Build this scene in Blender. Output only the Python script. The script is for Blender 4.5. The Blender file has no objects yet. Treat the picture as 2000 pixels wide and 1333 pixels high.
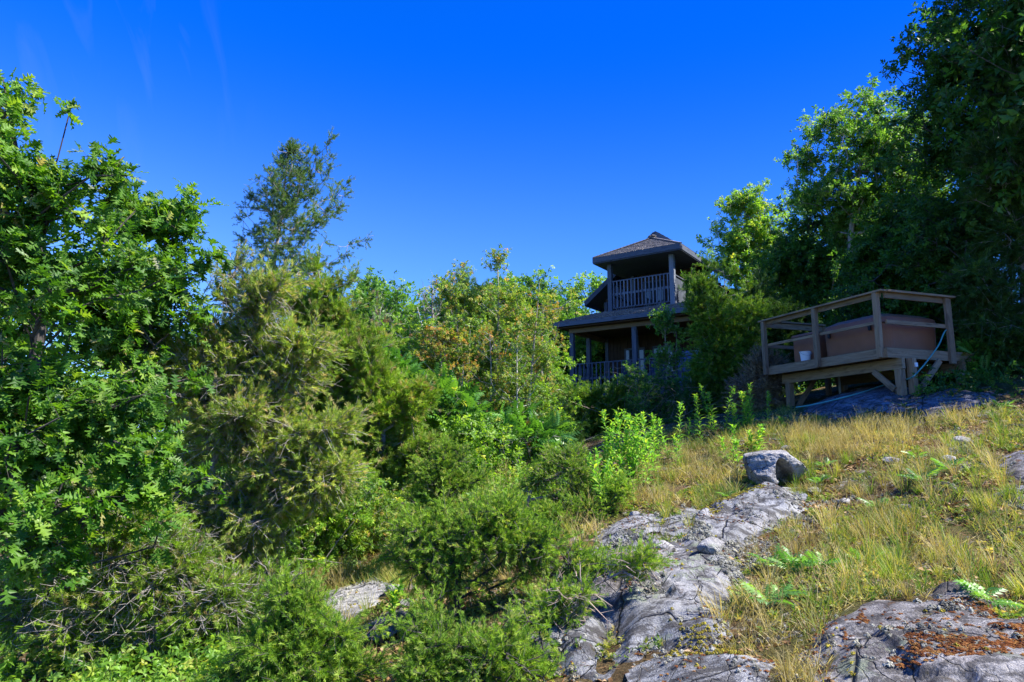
import bpy, math, random
import numpy as np
from mathutils import Vector
random.seed(7)
rng = np.random.default_rng(11)
A = np.array
rad = math.radians
C = bpy.context.scene.collection
SC = bpy.context.scene

# ------------------------------------------------------------------ camera
PITCH = rad(9.1)
FPX = 1333.33
cam_d = bpy.data.cameras.new('camera')
cam_d.lens = 24.0
cam_d.sensor_width = 36.0
cam_d.clip_end = 2000
cam_d.clip_start = 0.05
cam = bpy.data.objects.new('camera', cam_d)
C.objects.link(cam)
cam.location = (0, 0, 0)
cam.rotation_euler = (rad(90) + PITCH, 0, 0)
SC.camera = cam

# ------------------------------------------------------------------ light
SUN_AZ, SUN_EL = rad(100), rad(50)      # azimuth clockwise from the viewing direction
wd = bpy.data.worlds.new('World')
SC.world = wd
wd.use_nodes = True
nt = wd.node_tree
nt.nodes.clear()
out = nt.nodes.new('ShaderNodeOutputWorld')
bg = nt.nodes.new('ShaderNodeBackground')
sky = nt.nodes.new('ShaderNodeTexSky')
sky.sky_type = 'NISHITA'
sky.sun_disc = False
sky.sun_elevation = SUN_EL
sky.sun_rotation = SUN_AZ
sky.altitude = 300
sky.air_density = 1.0
sky.dust_density = 0.15
sky.ozone_density = 4.0
# deep polarised blue overhead, paler toward the horizon and away from the sun
def wnode(t, **k):
    n_ = nt.nodes.new(t)
    for a_, b_ in k.items(): setattr(n_, a_, b_)
    return n_
tc = wnode('ShaderNodeTexCoord')
sx = wnode('ShaderNodeSeparateXYZ')
nt.links.new(tc.outputs['Generated'], sx.inputs[0])
el = wnode('ShaderNodeMapRange', interpolation_type='SMOOTHERSTEP')
el.inputs['From Min'].default_value = 0.12
el.inputs['From Max'].default_value = 0.58
nt.links.new(sx.outputs['Z'], el.inputs['Value'])
tint = wnode('ShaderNodeMix', data_type='RGBA')
tint.inputs[6].default_value = (0.42, 0.76, 1.2, 1)
tint.inputs[7].default_value = (0.004, 0.43, 1.4, 1)
nt.links.new(el.outputs[0], tint.inputs[0])
az = wnode('ShaderNodeMapRange')
az.inputs['From Min'].default_value = -0.5
az.inputs['From Max'].default_value = 0.5
nt.links.new(sx.outputs['X'], az.inputs['Value'])
pol = wnode('ShaderNodeMix', data_type='RGBA')
pol.inputs[6].default_value = (1.25, 1.02, 1.0, 1)
pol.inputs[7].default_value = (0.45, 0.66, 0.82, 1)
nt.links.new(az.outputs[0], pol.inputs[0])
m1 = wnode('ShaderNodeMix', data_type='RGBA', blend_type='MULTIPLY'); m1.inputs[0].default_value = 1
m2 = wnode('ShaderNodeMix', data_type='RGBA', blend_type='MULTIPLY'); m2.inputs[0].default_value = 1
nt.links.new(sky.outputs[0], m1.inputs[6]); nt.links.new(tint.outputs[2], m1.inputs[7])
nt.links.new(m1.outputs[2], m2.inputs[6]); nt.links.new(pol.outputs[2], m2.inputs[7])
# a few faint wisps high on the left
wd_ = wnode('ShaderNodeVectorMath', operation='DISTANCE')
wd_.inputs[1].default_value = (-0.475, 0.745, 0.468)
nt.links.new(tc.outputs['Generated'], wd_.inputs[0])
wm = wnode('ShaderNodeMapRange', interpolation_type='SMOOTHSTEP')
wm.inputs['From Min'].default_value = 0.20; wm.inputs['From Max'].default_value = 0.02
nt.links.new(wd_.outputs['Value'], wm.inputs['Value'])
mp_ = wnode('ShaderNodeMapping'); mp_.inputs['Rotation'].default_value = (0, rad(25), 0); mp_.inputs['Scale'].default_value = (16, 4, 3)
nt.links.new(tc.outputs['Generated'], mp_.inputs['Vector'])
wn = wnode('ShaderNodeTexNoise'); wn.inputs['Scale'].default_value = 1.6; wn.inputs['Detail'].default_value = 8; wn.inputs['Distortion'].default_value = 1.2
nt.links.new(mp_.outputs[0], wn.inputs['Vector'])
wr = wnode('ShaderNodeMapRange'); wr.inputs['From Min'].default_value = 0.52; wr.inputs['From Max'].default_value = 0.75; wr.inputs['To Max'].default_value = 0.045
nt.links.new(wn.outputs['Fac'], wr.inputs['Value'])
wf = wnode('ShaderNodeMath', operation='MULTIPLY')
nt.links.new(wm.outputs[0], wf.inputs[0]); nt.links.new(wr.outputs[0], wf.inputs[1])
m3 = wnode('ShaderNodeMix', data_type='RGBA'); m3.inputs[7].default_value = (3.2, 3.6, 4.4, 1)
nt.links.new(wf.outputs[0], m3.inputs[0]); nt.links.new(m2.outputs[2], m3.inputs[6])
nt.links.new(m3.outputs[2], bg.inputs['Color'])
bg.inputs['Strength'].default_value = 0.1
nt.links.new(bg.outputs[0], out.inputs['Surface'])
sd = bpy.data.lights.new('sun', 'SUN')
sd.energy = 5.0
sd.angle = rad(0.53)
sd.color = (1.0, 0.94, 0.84)
sun = bpy.data.objects.new('sun', sd)
C.objects.link(sun)
S = Vector((math.sin(SUN_AZ) * math.cos(SUN_EL), math.cos(SUN_AZ) * math.cos(SUN_EL), math.sin(SUN_EL)))
sun.rotation_euler = S.to_track_quat('Z', 'Y').to_euler()
sun.location = (30, -5, 40)
SC.view_settings.view_transform = 'Standard'
SC.view_settings.look = 'None'
SC.view_settings.exposure = 1.36
SC.view_settings.gamma = 1.0
SC.cycles.max_bounces = 6
SC.cycles.diffuse_bounces = 3
SC.cycles.transmission_bounces = 4
SC.cycles.caustics_reflective = False
SC.cycles.caustics_refractive = False

# ------------------------------------------------------------------ picture <-> place
Fv = A([0, math.cos(PITCH), math.sin(PITCH)])
Uv = A([0, -math.sin(PITCH), math.cos(PITCH)])
Rv = A([1.0, 0, 0])

def ray(x, y):
    return Fv + Rv * (x - 1000) / FPX + Uv * (666.5 - y) / FPX

def at(x, y, Y):
    r = ray(x, y)
    return r * Y / r[1]

# ------------------------------------------------------------------ noise
def _hash(ix, iy, iz, seed):
    h = (ix.astype(np.int64) * 374761393 + iy.astype(np.int64) * 668265263 + iz.astype(np.int64) * 2147483647 + seed * 974634777) & 0xffffffff
    h = ((h ^ (h >> 13)) * 1274126177) & 0xffffffff
    h = (h ^ (h >> 16)) & 0xffff
    return h / 65535.0

def vnoise(p, freq=1.0, seed=0):
    q = np.asarray(p, float) * freq
    i = np.floor(q)
    f = q - i
    f = f * f * (3 - 2 * f)
    x, y, z = i[:, 0], i[:, 1], i[:, 2]
    r = 0
    for dx in (0, 1):
        wx = f[:, 0] if dx else 1 - f[:, 0]
        for dy in (0, 1):
            wy = f[:, 1] if dy else 1 - f[:, 1]
            for dz in (0, 1):
                wz = f[:, 2] if dz else 1 - f[:, 2]
                r = r + wx * wy * wz * _hash(x + dx, y + dy, z + dz, seed)
    return r * 2 - 1

def fbm(p, freq=1.0, octv=4, seed=0, gain=0.5):
    r, a = 0, 1.0
    for k in range(octv):
        r = r + a * vnoise(p, freq * 2 ** k, seed + k * 17)
        a *= gain
    return r

# ------------------------------------------------------------------ terrain
CP = []
for px, py, Y in [(1547, 800, 15.9), (1762, 766, 13.1), (1990, 795, 12), (1650, 835, 12), (1510, 955, 9.2), (1900, 950, 7.6),
                  (1900, 1150, 5.0), (1650, 1260, 4.2), (1990, 1340, 3.4), (1300, 1340, 4.2), (1000, 1350, 5.0), (1350, 1150, 5.8),
                  (1250, 1035, 7.8), (1180, 960, 9.8), (1400, 880, 11.3), (1240, 845, 15), (1000, 1010, 10), (900, 975, 12.5),
                  (700, 1180, 8.2), (600, 1130, 9.5), (780, 1010, 12), (300, 1300, 7.2), (0, 1340, 6), (-300, 1330, 7),
                  (870, 1190, 6.8), (500, 1230, 7.6), (1750, 1080, 6.2), (1500, 1060, 7.2), (1000, 905, 16)]:
    CP.append(at(px, py, Y))
CP += [A(t, float) for t in [(0, 0, -1.6), (3, 1, -1.35), (-4, 1, -2.2), (-8, 8, -3.0), (-14, 18, -2.4), (-8, 20, -1.2), (0, 24, -0.1),
                             (6, 25, 1.1), (9, 26, 1.6), (3, 30, 0.6), (14, 22, 2.6), (13, 13, 2.0), (16, 8, 1.2), (9, 3, -0.7), (10, 18, 2.0),
                             (22, 30, 3), (0, 50, 0.5), (-25, 45, -2), (30, 60, 2), (-30, 10, -4), (40, 10, 2), (0, -12, -3), (60, 60, 1), (-60, 60, -3)]]
CP = A(CP)

def _tps(a, b):
    d = np.sqrt(((a[:, None, :2] - b[None, :, :2]) ** 2).sum(-1))
    return d
_K = _tps(CP, CP) + np.eye(len(CP)) * -0.25
_P = np.hstack([np.ones((len(CP), 1)), CP[:, :2]])
_M = np.vstack([np.hstack([_K, _P]), np.hstack([_P.T, np.zeros((3, 3))])])
_W = np.linalg.solve(_M, np.concatenate([CP[:, 2], np.zeros(3)]))

def H0(xy):
    xy = np.atleast_2d(xy)[:, :2]
    o = []
    for i in range(0, len(xy), 60000):
        s = xy[i:i + 60000]
        o.append(_tps(s, CP) @ _W[:-3] + _W[-3] + s @ _W[-2:])
    return np.concatenate(o)

def H(xy):
    xy = np.atleast_2d(xy)[:, :2]
    p = np.hstack([xy, np.zeros((len(xy), 1))])
    return H0(xy) + 0.07 * fbm(p, 0.8, 4, 5)

def h1(x, y):
    return float(H(A([[x, y]]))[0])

def hit(px, py, lo=1.5, hi=60):
    r = ray(px, py)
    ts = np.linspace(lo, hi, 1200)
    P = r[None] / r[1] * ts[:, None]
    below = P[:, 2] < H(P)
    i = int(np.argmax(below)) if below.any() else len(ts) - 1
    return P[i].copy()

def inpoly(pts, poly):
    x, y = pts[:, 0], pts[:, 1]
    r = np.zeros(len(pts), bool)
    n = len(poly)
    for i in range(n):
        x1, y1 = poly[i][:2]
        x2, y2 = poly[(i + 1) % n][:2]
        c = ((y1 > y) != (y2 > y)) & (x < (x2 - x1) * (y - y1) / (y2 - y1 + 1e-12) + x1)
        r ^= c
    return r

def polydist(pts, poly):
    d = np.full(len(pts), 1e9)
    n = len(poly)
    for i in range(n):
        a = A(poly[i][:2]); b = A(poly[(i + 1) % n][:2])
        ab = b - a
        t = np.clip(((pts[:, :2] - a) @ ab) / (ab @ ab + 1e-9), 0, 1)
        q = a + t[:, None] * ab
        d = np.minimum(d, np.hypot(*(pts[:, :2] - q).T))
    return np.where(inpoly(pts, poly), d, -d)

# ------------------------------------------------------------------ mesh building
ORG = {}

class MB:
    def __init__(self):
        self.v, self.f3, self.f4, self.r, self.g, self.n = [], [], [], [], [], 0

    def add(self, v, f, r=0.5, g=None):
        v = np.asarray(v, float).reshape(-1, 3)
        f = np.asarray(f, np.int64)
        (self.f3 if f.shape[1] == 3 else self.f4).append(f + self.n)
        self.v.append(v)
        self.r.append(np.broadcast_to(np.asarray(r, float), (len(v),)))
        self.g.append(np.zeros((len(v), 3)) if g is None else g)
        self.n += len(v)
        return self

    def build(self, name, mat, parent=None, org=None, smooth=False):
        v = np.concatenate(self.v)
        if parent is not None:
            org = ORG[parent.name]
        elif org is None:
            lo, hi = v.min(0), v.max(0)
            org = A([(lo[0] + hi[0]) / 2, (lo[1] + hi[1]) / 2, lo[2]])
        v = v - org
        f3 = np.concatenate(self.f3) if self.f3 else np.zeros((0, 3), np.int64)
        f4 = np.concatenate(self.f4) if self.f4 else np.zeros((0, 4), np.int64)
        me = bpy.data.meshes.new(name)
        me.vertices.add(len(v))
        me.vertices.foreach_set('co', v.astype(np.float32).ravel())
        nl = f3.size + f4.size
        me.loops.add(nl)
        me.loops.foreach_set('vertex_index', np.concatenate([f3.ravel(), f4.ravel()]).astype(np.int32))
        np_ = len(f3) + len(f4)
        me.polygons.add(np_)
        st = np.concatenate([np.arange(len(f3)) * 3, len(f3) * 3 + np.arange(len(f4)) * 4]).astype(np.int32)
        me.polygons.foreach_set('loop_start', st)
        me.polygons.foreach_set('use_smooth', np.full(np_, smooth))
        me.update(calc_edges=True)
        a = me.attributes.new('rnd', 'FLOAT', 'POINT')
        a.data.foreach_set('value', np.concatenate(self.r).astype(np.float32))
        a = me.attributes.new('gc', 'FLOAT_VECTOR', 'POINT')
        a.data.foreach_set('vector', np.concatenate(self.g).astype(np.float32).ravel())
        me.materials.append(mat)
        o = bpy.data.objects.new(name, me)
        C.objects.link(o)
        if parent is not None:
            o.parent = parent
        else:
            o.location = org
        ORG[o.name] = org
        return o

def empty(name, loc):
    o = bpy.data.objects.new(name, None)
    C.objects.link(o)
    o.location = loc
    o.empty_display_size = 0.2
    ORG[o.name] = A(loc, float)
    return o

def tag(o, label=None, cat=None, group=None, kind=None):
    if label: o['label'] = label
    if cat: o['category'] = cat
    if group: o['group'] = group
    if kind: o['kind'] = kind
    return o

BOXF = A([(0, 2, 3, 1), (4, 5, 7, 6), (0, 1, 5, 4), (2, 6, 7, 3), (0, 4, 6, 2), (1, 3, 7, 5)])
BOXV = A([(x, y, z) for x in (0, 1) for y in (0, 1) for z in (0, 1)], float)

def fbox(mb, fr, lo, hi, r=None):
    """box in a frame (origin, ex, ey, ez)"""
    lo, hi = A(lo, float), A(hi, float)
    l = lo + BOXV * (hi - lo)
    O, ex, ey, ez = fr
    w = O + l[:, :1] * ex + l[:, 1:2] * ey + l[:, 2:] * ez
    k = int(np.argmax(hi - lo))
    g = np.roll(l, -k, axis=1) + rng.uniform(-50, 50, 3)
    mb.add(w, BOXF, rng.random() if r is None else r, g)

def bar(mb, a, b, w, h, up=(0, 0, 1), r=None):
    a, b = A(a, float), A(b, float)
    d = b - a
    L = np.linalg.norm(d)
    d = d / L
    s = np.cross(d, up); s /= np.linalg.norm(s)
    t = np.cross(s, d)
    fbox(mb, (a, d, s, t), (0, -w / 2, -h / 2), (L, w / 2, h / 2), r)

def tubes(mb, P0, P1, R0, R1, sides=5, r=0.5):
    P0, P1 = np.asarray(P0, float), np.asarray(P1, float)
    R0, R1 = np.asarray(R0, float), np.asarray(R1, float)
    n = len(P0)
    if n == 0: return
    d = P1 - P0
    L = np.linalg.norm(d, axis=1, keepdims=True) + 1e-9
    d = d / L
    ref = np.where(np.abs(d[:, 2:]) > 0.9, A([[1.0, 0, 0]]), A([[0, 0, 1.0]]))
    s = np.cross(d, ref); s /= np.linalg.norm(s, axis=1, keepdims=True)
    t = np.cross(d, s)
    ang = np.arange(sides) * 2 * np.pi / sides
    cs, sn = np.cos(ang), np.sin(ang)
    ring = s[:, None] * cs[None, :, None] + t[:, None] * sn[None, :, None]
    v = np.concatenate([P0[:, None] + ring * R0[:, None, None], P1[:, None] + ring * R1[:, None, None]], 1)
    k = np.arange(sides)
    f = np.stack([k, (k + 1) % sides, sides + (k + 1) % sides, sides + k], 1)
    F_ = (f[None] + (np.arange(n) * 2 * sides)[:, None, None]).reshape(-1, 4)
    mb.add(v.reshape(-1, 3), F_, r if np.isscalar(r) else np.repeat(r, 2 * sides))

def polytube(mb, pts, r0, r1, sides=6, r=0.5):
    pts = A(pts, float)
    rr = np.linspace(r0, r1, len(pts))
    tubes(mb, pts[:-1], pts[1:], rr[:-1], rr[1:], sides, r)
    return pts

def smooth_path(pts, n=24, wob=0.0):
    pts = A(pts, float)
    t = np.linspace(0, len(pts) - 1, n)
    o = []
    for x in t:
        i = min(int(x), len(pts) - 2); u = x - i
        p0, p1, p2, p3 = pts[max(i - 1, 0)], pts[i], pts[i + 1], pts[min(i + 2, len(pts) - 1)]
        o.append(0.5 * (2 * p1 + (p2 - p0) * u + (2 * p0 - 5 * p1 + 4 * p2 - p3) * u * u + (3 * p1 - p0 - 3 * p2 + p3) * u ** 3))
    o = A(o)
    if wob: o[1:] += rng.normal(0, wob, o[1:].shape)
    return o

def unit(v):
    return v / (np.linalg.norm(v, axis=-1, keepdims=True) + 1e-9)

def scatter(mb, tmpl, P, D, N, S, r=None):
    """copies of template (x along D, z along N)"""
    tv, tf = tmpl[:2]
    P, D, N = np.asarray(P, float), unit(np.asarray(D, float)), np.asarray(N, float)
    if len(P) == 0: return
    Sd = unit(np.cross(N, D))
    N = np.cross(D, Sd)
    S = np.asarray(S, float)
    if S.ndim == 1: S = np.repeat(S[:, None], 3, 1)
    n, k = len(P), len(tv)
    v = P[:, None] + D[:, None] * (tv[None, :, 0] * S[:, :1])[..., None] + Sd[:, None] * (tv[None, :, 1] * S[:, 1:2])[..., None] + N[:, None] * (tv[None, :, 2] * S[:, 2:3])[..., None]
    F_ = (tf[None] + (np.arange(n) * k)[:, None, None]).reshape(-1, tf.shape[1])
    if r is None: r = rng.random(n)
    mb.add(v.reshape(-1, 3), F_, np.repeat(r, k))

# ------------------------------------------------------------------ leaf templates
def t_leaf(L=1.0, W=0.25, fold=0.25, droop=0.15):
    v = A([(0, 0, 0), (0.45 * L, W, fold * W - 0.0), (L, 0, -droop), (0.45 * L, -W, fold * W), (0.5 * L, 0, 0.02)])
    return v, A([(0, 4, 1), (1, 4, 2), (0, 3, 4), (3, 2, 4)])

def join(parts):
    vs, fs, n = [], [], 0
    for v, f in parts:
        vs.append(v); fs.append(f + n); n += len(v)
    return np.concatenate(vs), np.concatenate(fs)

def place(t, p, d, nrm, s):
    m = MB()
    scatter(m, t, A([p]), A([d]), A([nrm]), A([s]))
    return m.v[0], t[1]

def t_cluster(n=6, seed=0, W=0.24, spread=1.0, L=0.62):
    g = np.random.default_rng(seed)
    ps = []
    for k in range(n):
        a = k * 2.4 + g.uniform(-.4, .4)
        t = 0.15 + 0.55 * k / n
        d = A([0.55 + 0.25 * g.random(), math.cos(a) * spread, math.sin(a) * spread * 0.75])
        ps.append(place(t_leaf(1, W, 0.3, 0.15), (t, 0, 0), d, g.normal(0, .5, 3) + A([0.2, 0, 1]), L * g.uniform(0.7, 1.1)))
    return join(ps)

def t_spray(n=15, seed=0, W=0.06):
    g = np.random.default_rng(seed)
    tri = (A([(0, 0.5, 0), (0.55, 0.75, 0), (1, 0, 0), (0.1, -0.5, 0)]), A([(0, 1, 2), (0, 2, 3)]))
    ps = []
    for k in range(n):
        t = 0.0 + 0.75 * k / n
        s = 1 if k % 2 else -1
        d = A([1.0, s * g.uniform(0.25, 0.9), g.uniform(-0.5, 0.6)])
        L = (1 - t) * 0.75 + 0.15
        v = tri[0].copy(); v[:, 1] *= W / L
        ps.append(place((v, tri[1]), (t * 0.9, 0, 0), d, g.normal(0, 1, 3), L))
    return join(ps)

def t_oak():
    half = [(0, .015), (.10, .03), (.17, .15), (.24, .19), (.27, .07), (.36, .10), (.43, .30), (.50, .36), (.50, .10), (.58, .12), (.68, .34), (.75, .37),
            (.71, .11), (.80, .11), (.88, .22), (.92, .20), (.90, .06), (1.0, .0)]
    ps_v, f = [], []
    mid = np.linspace(0, 1, len(half))
    n = len(half)
    for s in (1, -1):
        b = len(ps_v)
        for (x, y), m in zip(half, mid):
            mx = m * 0.93
            ps_v.append((mx, 0, -0.12 * mx * mx))
            ps_v.append((x, y * s, -0.16 * x * x + 0.18 * y + 0.05 * math.sin(x * 17)))
        for i in range(n - 1):
            q = (b + 2 * i, b + 2 * i + 2, b + 2 * i + 3, b + 2 * i + 1)
            if s < 0: q = q[::-1]
            f += [(q[0], q[1], q[2]), (q[0], q[2], q[3])]
    return A(ps_v, float), A(f)

def t_pinnate(n=7, W=0.16, seed=3, droop=0.45):
    g = np.random.default_rng(seed)
    ps = []
    for k in range(n):
        t = 0.15 + 0.8 * k / n
        for s in (1, -1):
            L = 0.36 * math.sin(0.5 + 2.2 * t) + 0.05
            ps.append(place(t_leaf(1, W, 0.2, 0.2), (t, 0, -droop * t * t), A([0.45, s, -0.25 - 0.3 * g.random()]), A([0, 0, 1.0]), L))
    ps.append(place(t_leaf(1, W, 0.2, 0.2), (0.93, 0, -droop * .9), A([1, 0, -0.5]), A([0, 0, 1.0]), 0.25))
    st = A([(0, .008, 0), (0, -.008, 0), (.5, .006, -droop * .25), (.5, -.006, -droop * .25), (1, 0, -droop)])
    ps.append((st, A([(0, 1, 2), (1, 3, 2), (2, 3, 4)])))
    return join(ps)

def t_blade(bend=0.3):
    return A([(0, .5, 0), (0, -.5, 0), (.4, .42, bend * .16), (.4, -.42, bend * .16), (.75, .3, bend * .56), (.75, -.3, bend * .56), (1, 0, bend)]), \
        A([(0, 1, 2), (1, 3, 2), (2, 3, 4), (3, 5, 4), (4, 5, 6)])

def t_panicle(seed=0):
    g = np.random.default_rng(seed)
    ps = [t_blade(0.25)]
    ps[0][0][:, 1] *= 0.012
    for k in range(14):
        t = 0.5 + 0.5 * k / 14
        z = 0.25 * t * t
        d = A([0.9, g.uniform(-.8, .8), g.uniform(-.8, .8)])
        L = 0.2 * (1.15 - t) + 0.05
        v = A([(0, .006, 0), (0, -.006, 0), (1, 0, 0.0)]) * A([1, 1 / L * 0.9, 1])
        ps.append(place((v, A([(0, 1, 2)])), (t, 0, z), d, g.normal(0, 1, 3), L))
    return join(ps)

def t_shards(n=14, seed=1, flat=0.7):
    g = np.random.default_rng(seed)
    ps = []
    for k in range(n):
        d = g.normal(0, 1, 3); d[2] = abs(d[2]) * flat + 0.1; d /= np.linalg.norm(d)
        c = d * g.uniform(0.5, 0.9)
        a = unit(np.cross(d, g.normal(0, 1, 3))); b = np.cross(d, a)
        s = g.uniform(0.28, 0.5)
        ps.append((A([c + a * s, c - a * s * .6 + b * s, c - a * s * .5 - b * s * .8 - d * .2, c + d * .12]), A([(0, 1, 3), (1, 2, 3), (2, 0, 3)])))
    return join(ps)

T_CL = [t_cluster(6, s) for s in range(4)]
T_SP = [t_spray(11, s) for s in range(4)]
T_OAK = t_oak()
T_PIN = [t_pinnate(7, .16, s, d) for s, d in ((1, .35), (2, .6), (3, .15))]
T_BL = [t_blade(b) for b in (0.15, 0.35, 0.6)]
T_PA = [t_panicle(s) for s in range(3)]
T_SH = [t_shards(14, s) for s in range(3)]
T_LF = t_leaf(1, 0.3, 0.3, 0.2)

def scat_many(mb, tmpls, P, D, N, S, r=None):
    k = rng.integers(0, len(tmpls), len(P))
    S = np.asarray(S, float)
    if r is None: r = rng.random(len(P))
    for i, t in enumerate(tmpls):
        m = k == i
        if m.any(): scatter(mb, t, P[m], D[m], N[m], S[m], r[m])

# ------------------------------------------------------------------ materials
def newmat(name):
    m = bpy.data.materials.new(name)
    m.use_nodes = True
    n = m.node_tree
    n.nodes.clear()
    o = n.nodes.new('ShaderNodeOutputMaterial')
    return m, n, o

def ramp(n, stops, fac=None, interp='LINEAR'):
    r = n.nodes.new('ShaderNodeValToRGB')
    r.color_ramp.interpolation = interp
    e = r.color_ramp.elements
    while len(e) < len(stops): e.new(0.5)
    for el, (p, c) in zip(e, stops):
        el.position = p
        el.color = (c[0], c[1], c[2], 1) if not np.isscalar(c) else (c, c, c, 1)
    if fac is not None: n.links.new(fac, r.inputs[0])
    return r.outputs[0]

def noise(n, scale, vec=None, detail=4, rough=0.55, dist=0.0):
    t = n.nodes.new('ShaderNodeTexNoise')
    t.inputs['Scale'].default_value = scale
    t.inputs['Detail'].default_value = detail
    t.inputs['Roughness'].default_value = rough
    t.inputs['Distortion'].default_value = dist
    if vec is not None: n.links.new(vec, t.inputs['Vector'])
    return t.outputs['Fac']

def mixc(n, fac, a, b, mode='MIX'):
    m = n.nodes.new('ShaderNodeMix'); m.data_type = 'RGBA'; m.blend_type = mode
    for sock, val in ((m.inputs[0], fac), (m.inputs[6], a), (m.inputs[7], b)):
        if hasattr(val, 'is_linked') or isinstance(val, bpy.types.NodeSocket): n.links.new(val, sock)
        elif np.isscalar(val): sock.default_value = val
        else: sock.default_value = (val[0], val[1], val[2], 1)
    return m.outputs[2]

def attr(n, name, out='Fac'):
    a = n.nodes.new('ShaderNodeAttribute')
    a.attribute_name = name
    return a.outputs[out]

def pos(n):
    return n.nodes.new('ShaderNodeNewGeometry').outputs['Position']

def mapping(n, vec, sc):
    m = n.nodes.new('ShaderNodeMapping')
    m.inputs['Scale'].default_value = sc
    n.links.new(vec, m.inputs['Vector'])
    return m.outputs[0]

def principled(n, col, rough=0.7, spec=0.3, bump=None, bstr=0.3, bdist=0.01):
    p = n.nodes.new('ShaderNodeBsdfPrincipled')
    if isinstance(col, bpy.types.NodeSocket): n.links.new(col, p.inputs['Base Color'])
    else: p.inputs['Base Color'].default_value = (*col, 1)
    p.inputs['Roughness'].default_value = rough
    p.inputs['Specular IOR Level'].default_value = spec
    if bump is not None:
        b = n.nodes.new('ShaderNodeBump')
        b.inputs['Strength'].default_value = bstr
        b.inputs['Distance'].default_value = bdist
        n.links.new(bump, b.inputs['Height'])
        n.links.new(b.outputs[0], p.inputs['Normal'])
    return p

LEAFK = 1.35
def leafmat(name, stops, trans=0.35, tcol=1.5, rough=0.5, spec=0.35, big=0.35):
    """stops over the per-leaf random value; a slow noise shifts whole boughs a little"""
    m, n, o = newmat(name)
    c = ramp(n, [(a, tuple(min(.8, x * LEAFK) for x in b)) for a, b in stops], attr(n, 'rnd'))
    nz = noise(n, 1.3, pos(n), 2)
    c2 = mixc(n, 1.0, c, ramp(n, [(0.3, (1 - big, 1 - big * .8, 1 - big * .6)), (0.7, (1 + big, 1 + big * .8, 1 - .3 * big))], nz), 'MULTIPLY')
    p = principled(n, c2, rough, spec)
    t = n.nodes.new('ShaderNodeBsdfTranslucent')
    tc = mixc(n, 1.0, c2, (tcol * 1.15, tcol * 1.1, tcol * 0.45), 'MULTIPLY')
    n.links.new(tc, t.inputs['Color'])
    mx = n.nodes.new('ShaderNodeMixShader')
    mx.inputs[0].default_value = min(.5, trans * 1.25)
    n.links.new(p.outputs[0], mx.inputs[1])
    n.links.new(t.outputs[0], mx.inputs[2])
    n.links.new(mx.outputs[0], o.inputs['Surface'])
    return m

def barkmat(name, a, b, scale=9):
    m, n, o = newmat(name)
    v = mapping(n, pos(n), (1, 1, 0.25))
    f = noise(n, scale, v, 6, 0.65)
    c = ramp(n, [(0.3, a), (0.7, b)], f)
    p = principled(n, c, 0.85, 0.15, noise(n, scale * 4, v, 4), 0.6, 0.01)
    n.links.new(p.outputs[0], o.inputs['Surface'])
    return m

def woodmat(name, a, b, dark=0.5, stretch=14, rough=0.75):
    m, n, o = newmat(name)
    g = attr(n, 'gc', 'Vector')
    v = mapping(n, g, (1.0, stretch, stretch))
    f = noise(n, 2.2, v, 6, 0.6, 0.6)
    c = ramp(n, [(0.25, a), (0.75, b)], f)
    kn = noise(n, 5.0, mapping(n, g, (0.8, 2.5, 2.5)), 3, 0.5)
    c = mixc(n, ramp(n, [(0.55, 0.0), (0.72, 0.6)], kn), c, tuple(x * dark for x in a))
    rr = ramp(n, [(0, (0.72, 0.72, 0.75)), (1, (1.2, 1.18, 1.15))], attr(n, 'rnd'))
    c = mixc(n, 1.0, c, rr, 'MULTIPLY')
    p = principled(n, c, rough, 0.25, f, 0.35, 0.004)
    n.links.new(p.outputs[0], o.inputs['Surface'])
    return m

def plainmat(name, col, rough=0.6, var=0.15, scale=6, spec=0.3, bstr=0.15):
    m, n, o = newmat(name)
    f = noise(n, scale, pos(n), 5, 0.6)
    c = ramp(n, [(0.3, tuple(x * (1 - var) for x in col)), (0.7, tuple(x * (1 + var) for x in col))], f)
    p = principled(n, c, rough, spec, noise(n, scale * 12, pos(n), 3), bstr, 0.003)
    n.links.new(p.outputs[0], o.inputs['Surface'])
    return m

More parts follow.
